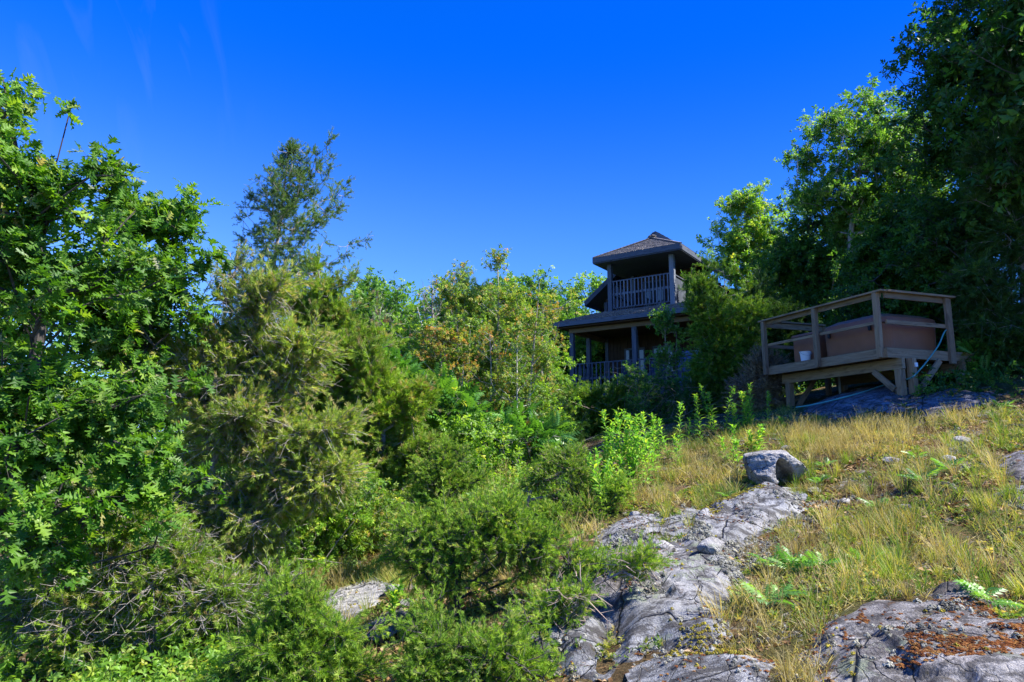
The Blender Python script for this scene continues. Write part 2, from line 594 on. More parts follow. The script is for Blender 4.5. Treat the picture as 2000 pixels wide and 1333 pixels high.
def rockmat(name, lo, hi, pink=(0.25, 0.22, 0.21), moss=0.45, lichen=0.5, stain=0.85):
    m, n, o = newmat(name)
    P = pos(n)
    vs = mapping(n, P, (1.0, 1.0, 1.6))
    f = noise(n, 2.0, vs, 9, 0.68, 0.4)
    c = ramp(n, [(0.32, lo), (0.5, tuple((x + y) / 2 for x, y in zip(lo, hi))), (0.68, hi)], f)
    c = mixc(n, ramp(n, [(0.52, 0.0), (0.66, 0.7)], noise(n, 1.1, P, 4)), c, pink)
    # fine mineral speckle
    sp = noise(n, 75, P, 3, 0.7)
    c = mixc(n, 1.0, c, ramp(n, [(0.36, 0.45), (0.5, 1.0), (0.64, 1.35)], sp), 'MULTIPLY')
    c = mixc(n, ramp(n, [(0.46, 0.0), (0.54, 0.55)], noise(n, 0.8, P, 8, 0.7, 0.5)), c, tuple(x * 1.1 for x in hi))
    # dark weather streaks and pits
    st = noise(n, 5, mapping(n, P, (1, 1.5, 1)), 10, 0.75, 0.2)
    c = mixc(n, ramp(n, [(0.46, 0.0), (0.55, stain)], st), c, (0.05, 0.047, 0.046))
    # pale green crust lichen
    li = noise(n, 5.0, P, 8, 0.72, 0.3)
    gate = noise(n, 1.4, P, 2)
    lf = n.nodes.new('ShaderNodeMath'); lf.operation = 'MULTIPLY'
    n.links.new(ramp(n, [(0.52, 0.0), (0.58, 1.0)], li), lf.inputs[0])
    n.links.new(ramp(n, [(lichen, 0.0), (lichen + .08, 0.9)], gate), lf.inputs[1])
    c = mixc(n, lf.outputs[0], c, (0.25, 0.29, 0.20))
    # rusty and olive moss
    mo = noise(n, 3.1, P, 8, 0.75)
    c = mixc(n, ramp(n, [(0.60 + (0.5 - moss) * .3, 0.0), (0.64 + (0.5 - moss) * .3, 0.85)], mo), c,
             ramp(n, [(0.4, (0.045, 0.04, 0.012)), (0.6, (0.10, 0.045, 0.015))], noise(n, 9, P, 2)))
    vo = n.nodes.new('ShaderNodeTexVoronoi'); vo.feature = 'DISTANCE_TO_EDGE'
    vo.inputs['Scale'].default_value = 0.7
    wob = noise(n, 2.2, P, 4)
    va = n.nodes.new('ShaderNodeVectorMath'); va.operation = 'MULTIPLY_ADD'
    va.inputs[1].default_value = (0.35, 0.35, 0.35)
    n.links.new(wob, va.inputs[0]); n.links.new(P, va.inputs[2])
    n.links.new(va.outputs[0], vo.inputs['Vector'])
    crack = ramp(n, [(0.0, 0.15), (0.010, 1.0)], vo.outputs['Distance'])
    c = mixc(n, crack, (0.02, 0.018, 0.016), c)
    v2 = n.nodes.new('ShaderNodeTexVoronoi'); v2.feature = 'DISTANCE_TO_EDGE'
    v2.inputs['Scale'].default_value = 3.2
    n.links.new(mapping(n, va.outputs[0], (1.6, 0.7, 1.0)), v2.inputs['Vector'])
    ck2 = ramp(n, [(0.0, 0.35), (0.02, 1.0)], v2.outputs['Distance'])
    ck2 = mixc(n, ramp(n, [(0.48, 0.0), (0.56, 1.0)], noise(n, 1.7, P, 4)), ck2, (1, 1, 1))
    c = mixc(n, 1.0, c, ck2, 'MULTIPLY')
    crack = mixc(n, 1.0, crack, ck2, 'MULTIPLY')
    hgt = mixc(n, 0.5, mixc(n, 0.4, noise(n, 9, P, 10, 0.72), sp), st)
    hgt = mixc(n, 1.0, hgt, crack, 'MULTIPLY')
    p = principled(n, c, 0.8, 0.25, hgt, 1.0, 0.11)
    n.links.new(p.outputs[0], o.inputs['Surface'])
    return m

def groundmat():
    m, n, o = newmat('ground_soil')
    P = pos(n)
    c = ramp(n, [(0.3, (0.05, 0.035, 0.018)), (0.48, (0.12, 0.085, 0.04)), (0.62, (0.17, 0.12, 0.06)), (0.75, (0.10, 0.11, 0.03))], noise(n, 3.0, P, 8, 0.7))
    c = mixc(n, ramp(n, [(0.45, 0.0), (0.6, 0.9)], noise(n, 0.7, P, 5, 0.6)), c, ramp(n, [(0.35, (0.05, 0.07, 0.015)), (0.65, (0.12, 0.13, 0.03))], noise(n, 14, P, 5)))
    c = mixc(n, ramp(n, [(0.56, 0.0), (0.6, 0.8)], noise(n, 6, P, 8, 0.75)), c, (0.33, 0.31, 0.28))
    c = mixc(n, ramp(n, [(0.58, 0.0), (0.64, 0.8)], noise(n, 4.3, mapping(n, P, (1, 1.3, 1)), 6, 0.7)), c, (0.14, 0.05, 0.02))
    c = mixc(n, 1.0, c, ramp(n, [(0.35, 0.5), (0.65, 1.4)], noise(n, 60, P, 4, 0.7)), 'MULTIPLY')
    h = noise(n, 22, P, 8, 0.75)
    p = principled(n, c, 0.9, 0.1, h, 1.0, 0.06)
    n.links.new(p.outputs[0], o.inputs['Surface'])
    return m

M = {}
M['ground'] = groundmat()
M['rock'] = rockmat('bedrock_grey', (0.055, 0.06, 0.066), (0.40, 0.41, 0.42), moss=0.42, lichen=0.52)
M['rock_pink'] = rockmat('bedrock_pinkish', (0.07, 0.062, 0.064), (0.42, 0.41, 0.40), pink=(0.36, 0.28, 0.26), moss=0.62, lichen=0.55)
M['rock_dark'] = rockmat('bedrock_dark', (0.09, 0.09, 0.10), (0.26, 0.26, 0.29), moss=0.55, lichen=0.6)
M['boulder'] = rockmat('boulder_stone', (0.16, 0.16, 0.155), (0.56, 0.55, 0.53), pink=(0.36, 0.35, 0.34), moss=0.1, lichen=0.62, stain=0.45)
M['oak'] = leafmat('oak_leaf', [(0, (0.025, 0.085, 0.010)), (0.4, (0.052, 0.14, 0.013)), (0.8, (0.10, 0.21, 0.02)), (0.94, (0.17, 0.27, 0.04)), (0.975, (0.20, 0.27, 0.17)), (1, (0.26, 0.22, 0.12))], 0.36, 1.4, 0.5, 0.35)
M['juni'] = leafmat('juniper_spray', [(0, (0.07, 0.15, 0.015)), (0.5, (0.17, 0.28, 0.025)), (0.8, (0.18, 0.25, 0.06)), (0.92, (0.22, 0.19, 0.09)), (1, (0.27, 0.2, 0.12))], 0.25, 1.3, 0.6, 0.2, 0.3)
M['juni_brown'] = leafmat('juniper_spray_drying', [(0, (0.10, 0.18, 0.03)), (0.45, (0.20, 0.29, 0.05)), (0.75, (0.29, 0.35, 0.09)), (0.9, (0.32, 0.29, 0.14)), (1, (0.36, 0.29, 0.19))], 0.36, 1.2, 0.65, 0.15, 0.25)
M['cedar'] = leafmat('cedar_spray', [(0, (0.035, 0.10, 0.012)), (0.6, (0.095, 0.19, 0.02)), (0.9, (0.15, 0.25, 0.03)), (1, (0.17, 0.17, 0.05))], 0.25, 1.3, 0.6, 0.2)
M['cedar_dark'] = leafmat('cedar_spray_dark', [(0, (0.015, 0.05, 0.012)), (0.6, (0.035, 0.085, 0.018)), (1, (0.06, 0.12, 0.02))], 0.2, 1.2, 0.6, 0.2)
M['cedar_blue'] = leafmat('cedar_spray_bluish', [(0, (0.04, 0.10, 0.025)), (0.6, (0.09, 0.17, 0.04)), (1, (0.13, 0.2, 0.06))], 0.2, 1.2, 0.6, 0.2)
M['dead'] = leafmat('dead_spray', [(0, (0.13, 0.09, 0.06)), (0.6, (0.22, 0.16, 0.11)), (1, (0.30, 0.24, 0.18))], 0.2, 1.0, 0.8, 0.1)
M['pine'] = leafmat('young_needle_leaf', [(0, (0.06, 0.14, 0.015)), (0.5, (0.13, 0.24, 0.022)), (0.85, (0.22, 0.33, 0.045)), (1, (0.27, 0.29, 0.10))], 0.32, 1.4, 0.6, 0.25, 0.2)
M['broad'] = leafmat('broad_leaf', [(0, (0.035, 0.11, 0.02)), (0.5, (0.07, 0.17, 0.03)), (0.9, (0.12, 0.23, 0.04)), (1, (0.2, 0.28, 0.09))], 0.35, 1.5, 0.45, 0.4)
M['broad_light'] = leafmat('light_broad_leaf', [(0, (0.06, 0.15, 0.02)), (0.5, (0.12, 0.24, 0.03)), (0.9, (0.19, 0.31, 0.05)), (1, (0.3, 0.32, 0.07))], 0.38, 1.5, 0.45, 0.4)
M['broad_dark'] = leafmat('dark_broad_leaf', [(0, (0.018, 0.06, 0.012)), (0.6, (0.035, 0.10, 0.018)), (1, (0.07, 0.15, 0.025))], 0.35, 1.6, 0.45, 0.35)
M['autumn'] = leafmat('autumn_leaf', [(0, (0.08, 0.16, 0.03)), (0.5, (0.17, 0.22, 0.04)), (0.8, (0.30, 0.22, 0.08)), (1, (0.34, 0.15, 0.06))], 0.35, 1.3, 0.5, 0.3)
M['yellowing'] = leafmat('yellowing_leaf', [(0, (0.07, 0.16, 0.03)), (0.6, (0.15, 0.25, 0.04)), (0.9, (0.26, 0.28, 0.07)), (1, (0.33, 0.19, 0.08))], 0.35, 1.3, 0.5, 0.3)
M['sumac'] = leafmat('sumac_leaf', [(0, (0.03, 0.10, 0.02)), (0.6, (0.06, 0.17, 0.03)), (0.97, (0.1, 0.23, 0.04)), (1, (0.30, 0.08, 0.03))], 0.3, 1.4, 0.4, 0.4)
M['weed'] = leafmat('weed_leaf', [(0, (0.08, 0.22, 0.03)), (0.6, (0.15, 0.34, 0.045)), (1, (0.30, 0.40, 0.06))], 0.38, 1.3, 0.5, 0.3, 0.15)
M['drygrass'] = leafmat('dry_grass_blade', [(0, (0.17, 0.14, 0.05)), (0.5, (0.31, 0.26, 0.12)), (0.85, (0.42, 0.36, 0.2)), (1, (0.22, 0.24, 0.06))], 0.3, 1.1, 0.6, 0.25, 0.2)
M['grass'] = leafmat('green_grass_blade', [(0, (0.06, 0.13, 0.02)), (0.4, (0.12, 0.19, 0.03)), (0.7, (0.22, 0.24, 0.06)), (1, (0.36, 0.29, 0.13))], 0.33, 1.2, 0.5, 0.3, 0.25)
M['lichen'] = leafmat('reindeer_lichen', [(0, (0.10, 0.10, 0.09)), (0.6, (0.21, 0.21, 0.19)), (1, (0.32, 0.32, 0.29))], 0.1, 1.0, 0.9, 0.1, 0.15)
M['rust'] = leafmat('rusty_moss', [(0, (0.07, 0.025, 0.01)), (0.6, (0.15, 0.055, 0.02)), (1, (0.22, 0.12, 0.04))], 0.1, 1.0, 0.9, 0.1, 0.2)
M['moss'] = leafmat('golden_moss', [(0, (0.10, 0.09, 0.015)), (0.6, (0.24, 0.20, 0.03)), (1, (0.34, 0.30, 0.05))], 0.1, 1.0, 0.9, 0.1, 0.2)
M['litter'] = leafmat('leaf_litter', [(0, (0.07, 0.04, 0.02)), (0.5, (0.17, 0.10, 0.05)), (1, (0.36, 0.26, 0.17))], 0.15, 1.0, 0.8, 0.1, 0.2)
M['bark'] = barkmat('bark_dark', (0.035, 0.03, 0.028), (0.11, 0.10, 0.095))
M['bark_grey'] = barkmat('bark_grey', (0.16, 0.14, 0.13), (0.42, 0.39, 0.36), 14)
M['bark_pale'] = barkmat('bark_pale', (0.30, 0.28, 0.25), (0.62, 0.60, 0.56), 10)
M['bark_tan'] = barkmat('bark_tan', (0.20, 0.15, 0.12), (0.42, 0.34, 0.28), 12)
M['stem'] = barkmat('green_stem', (0.10, 0.18, 0.04), (0.22, 0.28, 0.07), 8)
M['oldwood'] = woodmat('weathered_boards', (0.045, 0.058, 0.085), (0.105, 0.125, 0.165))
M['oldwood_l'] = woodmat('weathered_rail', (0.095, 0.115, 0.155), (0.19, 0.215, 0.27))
M['brownwall'] = woodmat('brown_siding', (0.028, 0.016, 0.010), (0.065, 0.037, 0.022))
M['shingle'] = woodmat('cedar_shingle', (0.09, 0.085, 0.09), (0.26, 0.25, 0.25), 0.4, 6)
M['deckwood'] = woodmat('treated_lumber', (0.17, 0.115, 0.07), (0.36, 0.26, 0.165), 0.45)
M['deckboard'] = woodmat('deck_board', (0.13, 0.09, 0.05), (0.24, 0.17, 0.10))
M['tub'] = plainmat('brown_tub_panel', (0.26, 0.105, 0.055), 0.55, 0.10, 3)
M['tubcover'] = plainmat('brown_vinyl', (0.22, 0.085, 0.045), 0.45, 0.10, 5, 0.4)
M['black'] = plainmat('black_plastic', (0.012, 0.012, 0.014), 0.5)
M['white'] = plainmat('white_plastic', (0.72, 0.74, 0.78), 0.4, 0.05)
M['hose'] = plainmat('teal_rubber', (0.08, 0.30, 0.27), 0.4, 0.1)
M['pipe'] = plainmat('grey_pvc', (0.30, 0.33, 0.36), 0.4, 0.08)
M['bluebox'] = plainmat('blue_painted_board', (0.10, 0.16, 0.30), 0.55, 0.12)
M['blueplastic'] = plainmat('dark_blue_fabric', (0.03, 0.05, 0.12), 0.6, 0.12)
gm, gn, go = newmat('window_glass')
gp = principled(gn, (0.02, 0.03, 0.04), 0.05, 0.8)
gn.links.new(gp.outputs[0], go.inputs['Surface'])
M['glass'] = gm

# ------------------------------------------------------------------ ground (one sheet to the horizon)
def axis(a, b, step, lo, hi, grow=1.12):
    c = list(np.arange(a, b + step / 2, step))
    s, x = step, a
    left = []
    while x > lo:
        s *= grow; x -= s; left.append(x)
    s, x = step, c[-1]
    right = []
    while x < hi:
        s *= grow; x += s; right.append(x)
    return A(left[::-1] + c + right)
gx = axis(-6, 9.5, 0.07, -420, 420)
gy = axis(2.0, 13.5, 0.07, -60, 900)
X, Y = np.meshgrid(gx, gy, indexing='ij')
pts = np.stack([X.ravel(), Y.ravel()], 1)
far = np.hypot(pts[:, 0], pts[:, 1])
zz = H(pts)
w = np.clip((far - 55) / 60, 0, 1)
zz = zz * (1 - w) + (-3.0) * w
zz += 0.022 * vnoise(np.hstack([pts, np.zeros((len(pts), 1))]), 7, 3) * (far < 20)
nx, ny = len(gx), len(gy)
ii, jj = np.meshgrid(np.arange(nx - 1), np.arange(ny - 1), indexing='ij')
a_ = (ii * ny + jj).ravel()
gf = np.stack([a_, a_ + ny, a_ + ny + 1, a_ + 1], 1)
g = MB().add(np.column_stack([pts, zz]), gf).build('ground', M['ground'], org=A([0, 0, 0]), smooth=True)
tag(g, kind='structure')

# ------------------------------------------------------------------ bedrock
SLABS = []
SURF = []
def surf_z(p):
    """height of rock or soil under each point"""
    z = H(p)
    for lo, res, nx_, ny_, Z, D in SURF:
        i = np.round((p[:, 0] - lo[0]) / res).astype(int); j = np.round((p[:, 1] - lo[1]) / res).astype(int)
        m = (i >= 0) & (i < nx_) & (j >= 0) & (j < ny_)
        i, j = np.clip(i, 0, nx_ - 1), np.clip(j, 0, ny_ - 1)
        m &= D[i, j] > -.1
        z = np.where(m, np.maximum(z, Z[i, j]), z)
    return z
def facets(p, cell, seed):
    q = p[:, :2] / cell + 0.25 * np.stack([vnoise(p, 1.3 / cell, seed), vnoise(p, 1.3 / cell, seed + 1)], 1)
    i0 = np.floor(q)
    best = np.full(len(q), 1e9); out = np.zeros(len(q))
    for dx in (-1, 0, 1):
        for dy in (-1, 0, 1):
            ix, iy = i0[:, 0] + dx, i0[:, 1] + dy
            z0 = np.zeros(len(q))
            cx, cy = ix + _hash(ix, iy, z0, seed), iy + _hash(ix, iy, z0 + 1, seed)
            ex, ey = q[:, 0] - cx, q[:, 1] - cy
            d = np.hypot(ex, ey)
            h = (_hash(ix, iy, z0 + 2, seed) - .5) + (_hash(ix, iy, z0 + 3, seed) - .5) * ex * .9 + (_hash(ix, iy, z0 + 4, seed) - .5) * ey * .9
            out = np.where(d < best, h, out); best = np.minimum(best, d)
    return out
def slab(name, label, px, mat, rise=0.14, res=0.045, seed=0, steps=0.04, noise_a=0.05):
    poly = A([hit(*p)[:2] for p in px])
    SLABS.append(poly)
    lo, hi = poly.min(0) - .35, poly.max(0) + .35
    xs, ys = np.arange(lo[0], hi[0], res), np.arange(lo[1], hi[1], res)
    X, Y = np.meshgrid(xs, ys, indexing='ij')
    p = np.stack([X.ravel(), Y.ravel(), np.zeros(X.size)], 1)
    d = polydist(p, poly) + 0.10 * fbm(p, 2.3, 4, seed + 9)
    prof = np.clip(d / 0.16, -1, 1)
    prof = np.where(prof > 0, np.sin(prof * np.pi / 2), prof)
    dome = np.clip(d / 0.8, 0, 1) * rise * 0.6
    base = H0(p)
    n1 = fbm(p, 1.1, 3, seed + 2)
    # broad ledges running across the slope, worn to a rounded step
    led = p @ A([0.75, -0.55, 0]) * 1.1 + n1 * 0.6
    fr = led - np.floor(led)
    ledge = (np.clip(fr * 20, 0, 1) - fr) * steps * .7 * (0.3 + np.abs(n1)) + (steps * 1.5 * facets(p, .7, seed + 30) + steps * .8 * facets(p, .26, seed + 50) + steps * .3 * facets(p, .1, seed + 70)) * np.clip(.1 + d / .3, 0, 1)
    z = base + 0.03 + prof * rise * 0.35 + dome * .5 + noise_a * .35 * n1 + ledge + 0.009 * fbm(p, 9, 4, seed + 4, .6)
    for _ in range(1):
        Z2 = z.reshape(len(xs), len(ys)); Zp = np.pad(Z2, 1, mode='edge')
        z = ((Zp[:-2, 1:-1] + Zp[2:, 1:-1] + Zp[1:-1, :-2] + Zp[1:-1, 2:] + Zp[:-2, :-2] + Zp[2:, 2:] + Zp[:-2, 2:] + Zp[2:, :-2] + Z2 * 2) / 10).ravel()
    SURF.append((lo, res, len(xs), len(ys), z.reshape(len(xs), len(ys)), d.reshape(len(xs), len(ys))))
    keep = d > -0.22
    idx = np.full(len(p), -1); idx[keep] = np.arange(keep.sum())
    nx, ny = len(xs), len(ys)
    ii, jj = np.meshgrid(np.arange(nx - 1), np.arange(ny - 1), indexing='ij')
    a = (ii * ny + jj).ravel()
    f = np.stack([a, a + ny, a + ny + 1, a + 1], 1)
    f = idx[f]
    f = f[(f >= 0).all(1)]
    v = np.column_stack([p[:, :2], z])[keep]
    o = MB().add(v, f).build(name, mat, smooth=False)
    tag(o, label, 'rock')
    return o

slab('rock_outcrop', 'long grey bedrock slab with patchy lichen running downhill from below the boulder',
     [(1495, 962), (1540, 980), (1562, 1012), (1480, 1050), (1425, 1088), (1440, 1140), (1400, 1200), (1375, 1262), (1320, 1292), (1290, 1250), (1230, 1290),
      (1190, 1240), (1150, 1300), (990, 1300), (985, 1230), (1070, 1170), (1110, 1120), (1180, 1090), (1240, 1060), (1320, 1070), (1350, 1050), (1370, 1020), (1420, 990)],
     M['rock'], 0.22, 0.024, 1, 0.07, 0.06)
slab('rock_outcrop', 'pinkish grey bedrock slab with dark moss mats in the bottom right corner',
     [(1610, 1250), (1640, 1205), (1700, 1180), (1780, 1185), (1850, 1160), (1900, 1168), (1960, 1220), (2060, 1230), (2150, 1400), (1900, 1480), (1640, 1440), (1615, 1330)],
     M['rock_pink'], 0.16, 0.02, 3, 0.05, 0.02)
slab('rock_outcrop', 'low dark grey bedrock lump at the very bottom beside brown dry grass',
     [(1290, 1310), (1370, 1292), (1470, 1292), (1525, 1330), (1500, 1420), (1280, 1420)], M['rock'], 0.12, 0.03, 5)
slab('rock_ledge', 'narrow pale rock ledge in dry grass left of the main slab',
     [(1165, 1045), (1280, 1002), (1290, 1025), (1195, 1066)], M['rock'], 0.10, 0.03, 6, 0.02)
slab('rock_ledge', 'small pale flat rock between the narrow ledge and the main slab',
     [(1308, 1018), (1340, 1003), (1372, 1030), (1330, 1044)], M['rock'], 0.10, 0.03, 7, 0.02)
slab('rock_outcrop', 'pale bare rock patch below the leaning grass tufts at lower left centre',
     [(615, 1200), (660, 1172), (730, 1150), (768, 1145), (758, 1172), (700, 1212), (640, 1222)], M['boulder'], 0.10, 0.03, 8, 0.02)
slab('rock_outcrop', 'small grey stones and rock lump under the juniper beside the pale patch',
     [(720, 1225), (760, 1195), (800, 1180), (810, 1200), (760, 1240)], M['rock'], 0.10, 0.03, 12, 0.02)
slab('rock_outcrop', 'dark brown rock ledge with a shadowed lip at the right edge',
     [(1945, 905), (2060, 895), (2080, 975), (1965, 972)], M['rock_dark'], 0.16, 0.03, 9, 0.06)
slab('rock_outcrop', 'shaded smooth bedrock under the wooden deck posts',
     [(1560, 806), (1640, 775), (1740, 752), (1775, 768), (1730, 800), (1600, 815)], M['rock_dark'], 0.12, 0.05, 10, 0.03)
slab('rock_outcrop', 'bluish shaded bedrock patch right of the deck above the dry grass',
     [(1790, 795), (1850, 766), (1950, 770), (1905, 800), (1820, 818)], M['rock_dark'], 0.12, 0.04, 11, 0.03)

def onslab(p):
    m = np.zeros(len(p), bool)
    for s in SLABS: m |= polydist(p, s) > 0.03
    return m

# stones
def ico(sub):
    import bmesh
    bm = bmesh.new()
    bmesh.ops.create_icosphere(bm, subdivisions=sub, radius=1)
    v = A([x.co[:] for x in bm.verts]); f = A([[x.index for x in q.verts] for q in bm.faces])
    bm.free()
    return v, f

def stone(name, label, px, py, wpx, asp=(1, .8, .7), mat='boulder', seed=0, cave=False, sink=0.2, sub=4, group=None):
    g = np.random.default_rng(seed)
    b = hit(px, py)
    r = wpx / 2 * b[1] / FPX
    v, f = ico(sub)
    for k in range(13):
        d = g.normal(0, 1, 3); d /= np.linalg.norm(d)
        c = g.uniform(0.62, 0.85)
        ex = v @ d - c
        v = v - np.maximum(ex, 0)[:, None] * d * 0.92
    v = v * (1 + 0.10 * fbm(v, 1.6, 4, seed)[:, None])
    v = v * (1 + 0.025 * vnoise(v, 14, seed + 5)[:, None])
    v = v * A(asp) * r
    if cave:
        # the hollow broken out of the side that looks downhill
        q = v / r + 0.10 * np.column_stack([fbm(v / r, 2.5, 3, 61), fbm(v / r, 2.5, 3, 62), fbm(v / r, 2.5, 3, 63)])
        wgt = np.clip(1 - np.sqrt(((q[:, 0] - 0.20 + .3 * (q[:, 2] + .1)) / 0.34) ** 2 + ((q[:, 2] + 0.40) / 0.66) ** 2) , 0, 1)
        wgt = np.clip(wgt * 5, 0, 1) * (q[:, 1] < .05)
        v[:, 1] += wgt * r * 0.62
        wl = np.clip((-0.72 - q[:, 0]) * 6, 0, 1) * (q[:, 1] < 0.1)
        v[:, 1] += wl * r * 0.2
    base = A([b[0], b[1], float(surf_z(b[None])[0]) + r * asp[2] * (1 - sink * 2)])
    o = MB().add(v + base, f).build(name, M[mat], smooth=sub < 3)
    return tag(o, label, 'rock', group)
stone('boulder', 'large grey boulder with a dark hollow in its front sitting above the bedrock slab', 1508, 950, 138, (1, .75, .66), 'boulder', 4, True, 0.12, 5)
for k, (px, py, w_, lab) in enumerate([
    (1240, 1015, 26, 'small grey stone in the grass just above the narrow rock ledge'),
    (1535, 880, 22, 'pale stone peeping out behind the big boulder'),
    (1590, 965, 30, 'flat grey stone in the grass right of the boulder'),
    (1650, 985, 26, 'low grey stone farther right of the boulder in short grass'),
    (1740, 905, 34, 'grey stone in grass uphill from the seedlings'),
    (1880, 870, 38, 'pale lichen covered stone near the right edge below the shaded rock'),
    (1855, 905, 34, 'light grey stone downhill of the lichen covered stone'),
    (795, 1190, 44, 'grey upright stone at the foot of the foreground juniper'),
    (770, 1158, 40, 'grey pointed stone behind a leafy stalk above the pale rock patch'),
    (668, 1256, 26, 'white stone in deep shade below the pale rock patch'),
    (1040, 1285, 40, 'white topped stone beside the foreground juniper trunk'),
    (1290, 1105, 60, 'knobbly grey stone crusted with lichen on the upper left rim of the slab'),
    (1120, 1145, 46, 'pale lichen crusted stone on the left rim of the slab'),
    (1390, 1118, 62, 'lichen covered stone on the right rim of the main slab'),
    (1770, 1000, 30, 'small stone in the tall green grass'),
    (585, 1143, 18, 'tiny white stone in the juniper shade at lower left')]):
    stone('stone', lab, px, py, w_, (1, .8, .55), 'boulder', 20 + k, False, 0.25, 3, 'loose stones on the slope')

# ------------------------------------------------------------------ house
O_ = A([5.915, 24.004, 0.0])
eu, ev, ez = A([0.8271, -0.5621, 0]), A([0.5621, 0.8271, 0]), A([0, 0, 1.0])
HF = (O_, eu, ev, ez)
def W(u, v, z): return O_ + u * eu + v * ev + z * ez
house = empty('lookout_house', W(-2, 2, 1.3))
tag(house, 'weathered two storey wooden house with open balcony tower and shingled roofs above the trees', 'house')

def shingled(mb, A0, A1, B0, B1, course=0.16, w=0.13, th=0.022, off=0.0):
    """eave A0-A1 up to ridge B0-B1"""
    A0, A1, B0, B1 = [A(x, float) for x in (A0, A1, B0, B1)]
    nrm = unit(np.cross(A1 - A0, B0 + B1 - A0 - A1))
    if nrm[2] < 0: nrm = -nrm
    L = np.linalg.norm((B0 + B1 - A0 - A1) / 2)
    rows = max(2, int(L / course))
    for i in range(rows):
        t0, t1 = i / rows, min(1, (i + 1.35) / rows)
        a0, a1 = A0 + (B0 - A0) * t0, A1 + (B1 - A1) * t0
        b0, b1 = A0 + (B0 - A0) * t1, A1 + (B1 - A1) * t1
        Lw = np.linalg.norm(a1 - a0)
        if Lw < 0.03: continue
        n = max(1, int(Lw / w))
        cuts = np.concatenate([[0], np.sort((np.arange(1, n) + rng.uniform(-.25, .25, n - 1)) / n), [1]])
        for s0, s1 in zip(cuts[:-1], cuts[1:]):
            s1 = s1 - 0.004
            j = rng.uniform(-0.02, 0.015)
            lift = nrm * (th * 1.6 + off + rng.uniform(0, .008)); low = nrm * (0.004 + off)
            up = unit((b0 - a0)) * j
            p = [a0 + (a1 - a0) * s0 + up, a0 + (a1 - a0) * s1 + up, b0 + (b1 - b0) * s1, b0 + (b1 - b0) * s0]
            v = [p[0] + lift, p[1] + lift, p[2] + low + nrm * .004, p[3] + low + nrm * .004, p[0] + low, p[1] + low, p[2], p[3]]
            f = [(0, 1, 2, 3), (4, 7, 6, 5), (0, 4, 5, 1), (1, 5, 6, 2), (3, 7, 4, 0)]
            gg = A([(0, 0, 0), (0, 1, 0), (1, 1, 0), (1, 0, 0)] * 2) * 0.15 + rng.uniform(-50, 50, 3)
            mb.add(v, f, rng.random(), gg)

def sheet(mb, P, th=0.05):
    P = A(P, float)
    n = unit(np.cross(P[1] - P[0], P[2] - P[0]))
    if n[2] < 0: n = -n
    k = len(P)
    v = np.concatenate([P, P - n * th])
    i = np.arange(k)
    side = np.stack([i, (i + 1) % k, k + (i + 1) % k, k + i], 1)
    gg = np.stack([(v - P[0]) @ eu, (v - P[0]) @ ev, v[:, 2]], 1)
    if k == 4:
        mb.add(v, np.vstack([[[0, 1, 2, 3], [7, 6, 5, 4]], side]), 0.3, gg)
    else:
        mb.add(v, side, 0.3, gg)
        mb.add(v, [[0, 1, 2], [5, 4, 3]], 0.3, gg)

# tower roof (pyramid)
tc = [W(-3.63, .6, 7.60), W(0.0, .6, 7.60), W(0.0, 4.2, 7.60), W(-3.63, 4.2, 7.60)]
ap = W(-1.815, 2.4, 8.58)
mb = MB()
for k in range(4):
    shingled(mb, tc[k], tc[(k + 1) % 4], ap, ap)
for k in range(4):   # hip caps
    a = tc[k] + A([0, 0, .04]); d = ap + A([0, 0, .05]) - a
    for t in np.arange(0, 1, .055):
        bar(mb, a + d * t, a + d * (t + .07), .15, .03)
roof = mb.build('roof', M['shingle'], house)
mb = MB()
for k in range(4): sheet(mb, [tc[k], tc[(k + 1) % 4], ap], .05)
for k in range(4):
    p, q = tc[k], tc[(k + 1) % 4]
    bar(mb, p + A([0, 0, -.09]), q + A([0, 0, -.09]), .05, .2)
sheet(mb, [c - A([0, 0, .2]) for c in tc], .03)
mb.build('fascia', M['oldwood'], roof)
# porch roof
e0, e1, t0_, t1_ = W(-5.11, 0, 5.03), W(1.35, 0, 5.03), W(-3.75, 1.32, 5.52), W(1.35, 1.32, 5.52)
mb = MB()
shingled(mb, e0, e1, t0_, t1_)
shingled(mb, W(-5.11, 4.2, 5.03), e0, W(-3.75, 4.2, 5.52), t0_)
proof = mb.build('roof', M['shingle'], house)
mb = MB()
sheet(mb, [e0, e1, t1_, t0_], .05)
sheet(mb, [W(-5.11, 4.2, 5.03), e0, t0_, W(-3.75, 4.2, 5.52)], .05)
bar(mb, W(-5.13, 0, 4.94), W(1.35, 0, 4.94), .05, .17)
bar(mb, W(-5.11, 0, 4.94), W(-5.11, 4.2, 4.94), .05, .17)
mb.build('fascia', M['oldwood'], proof)
mb = MB()
fbox(mb, HF, (-5.0, .1, 4.80), (1.3, 4.1, 4.84))
mb.build('porch_ceiling', M['brownwall'], house)
mb = MB()
fbox(mb, HF, (-4.68, .42, 4.62), (1.3, .58, 4.79)); fbox(mb, HF, (-4.66, .60, 4.62), (-4.50, 4.0, 4.79))
mb.build('porch_beam', M['deckboard'], house)
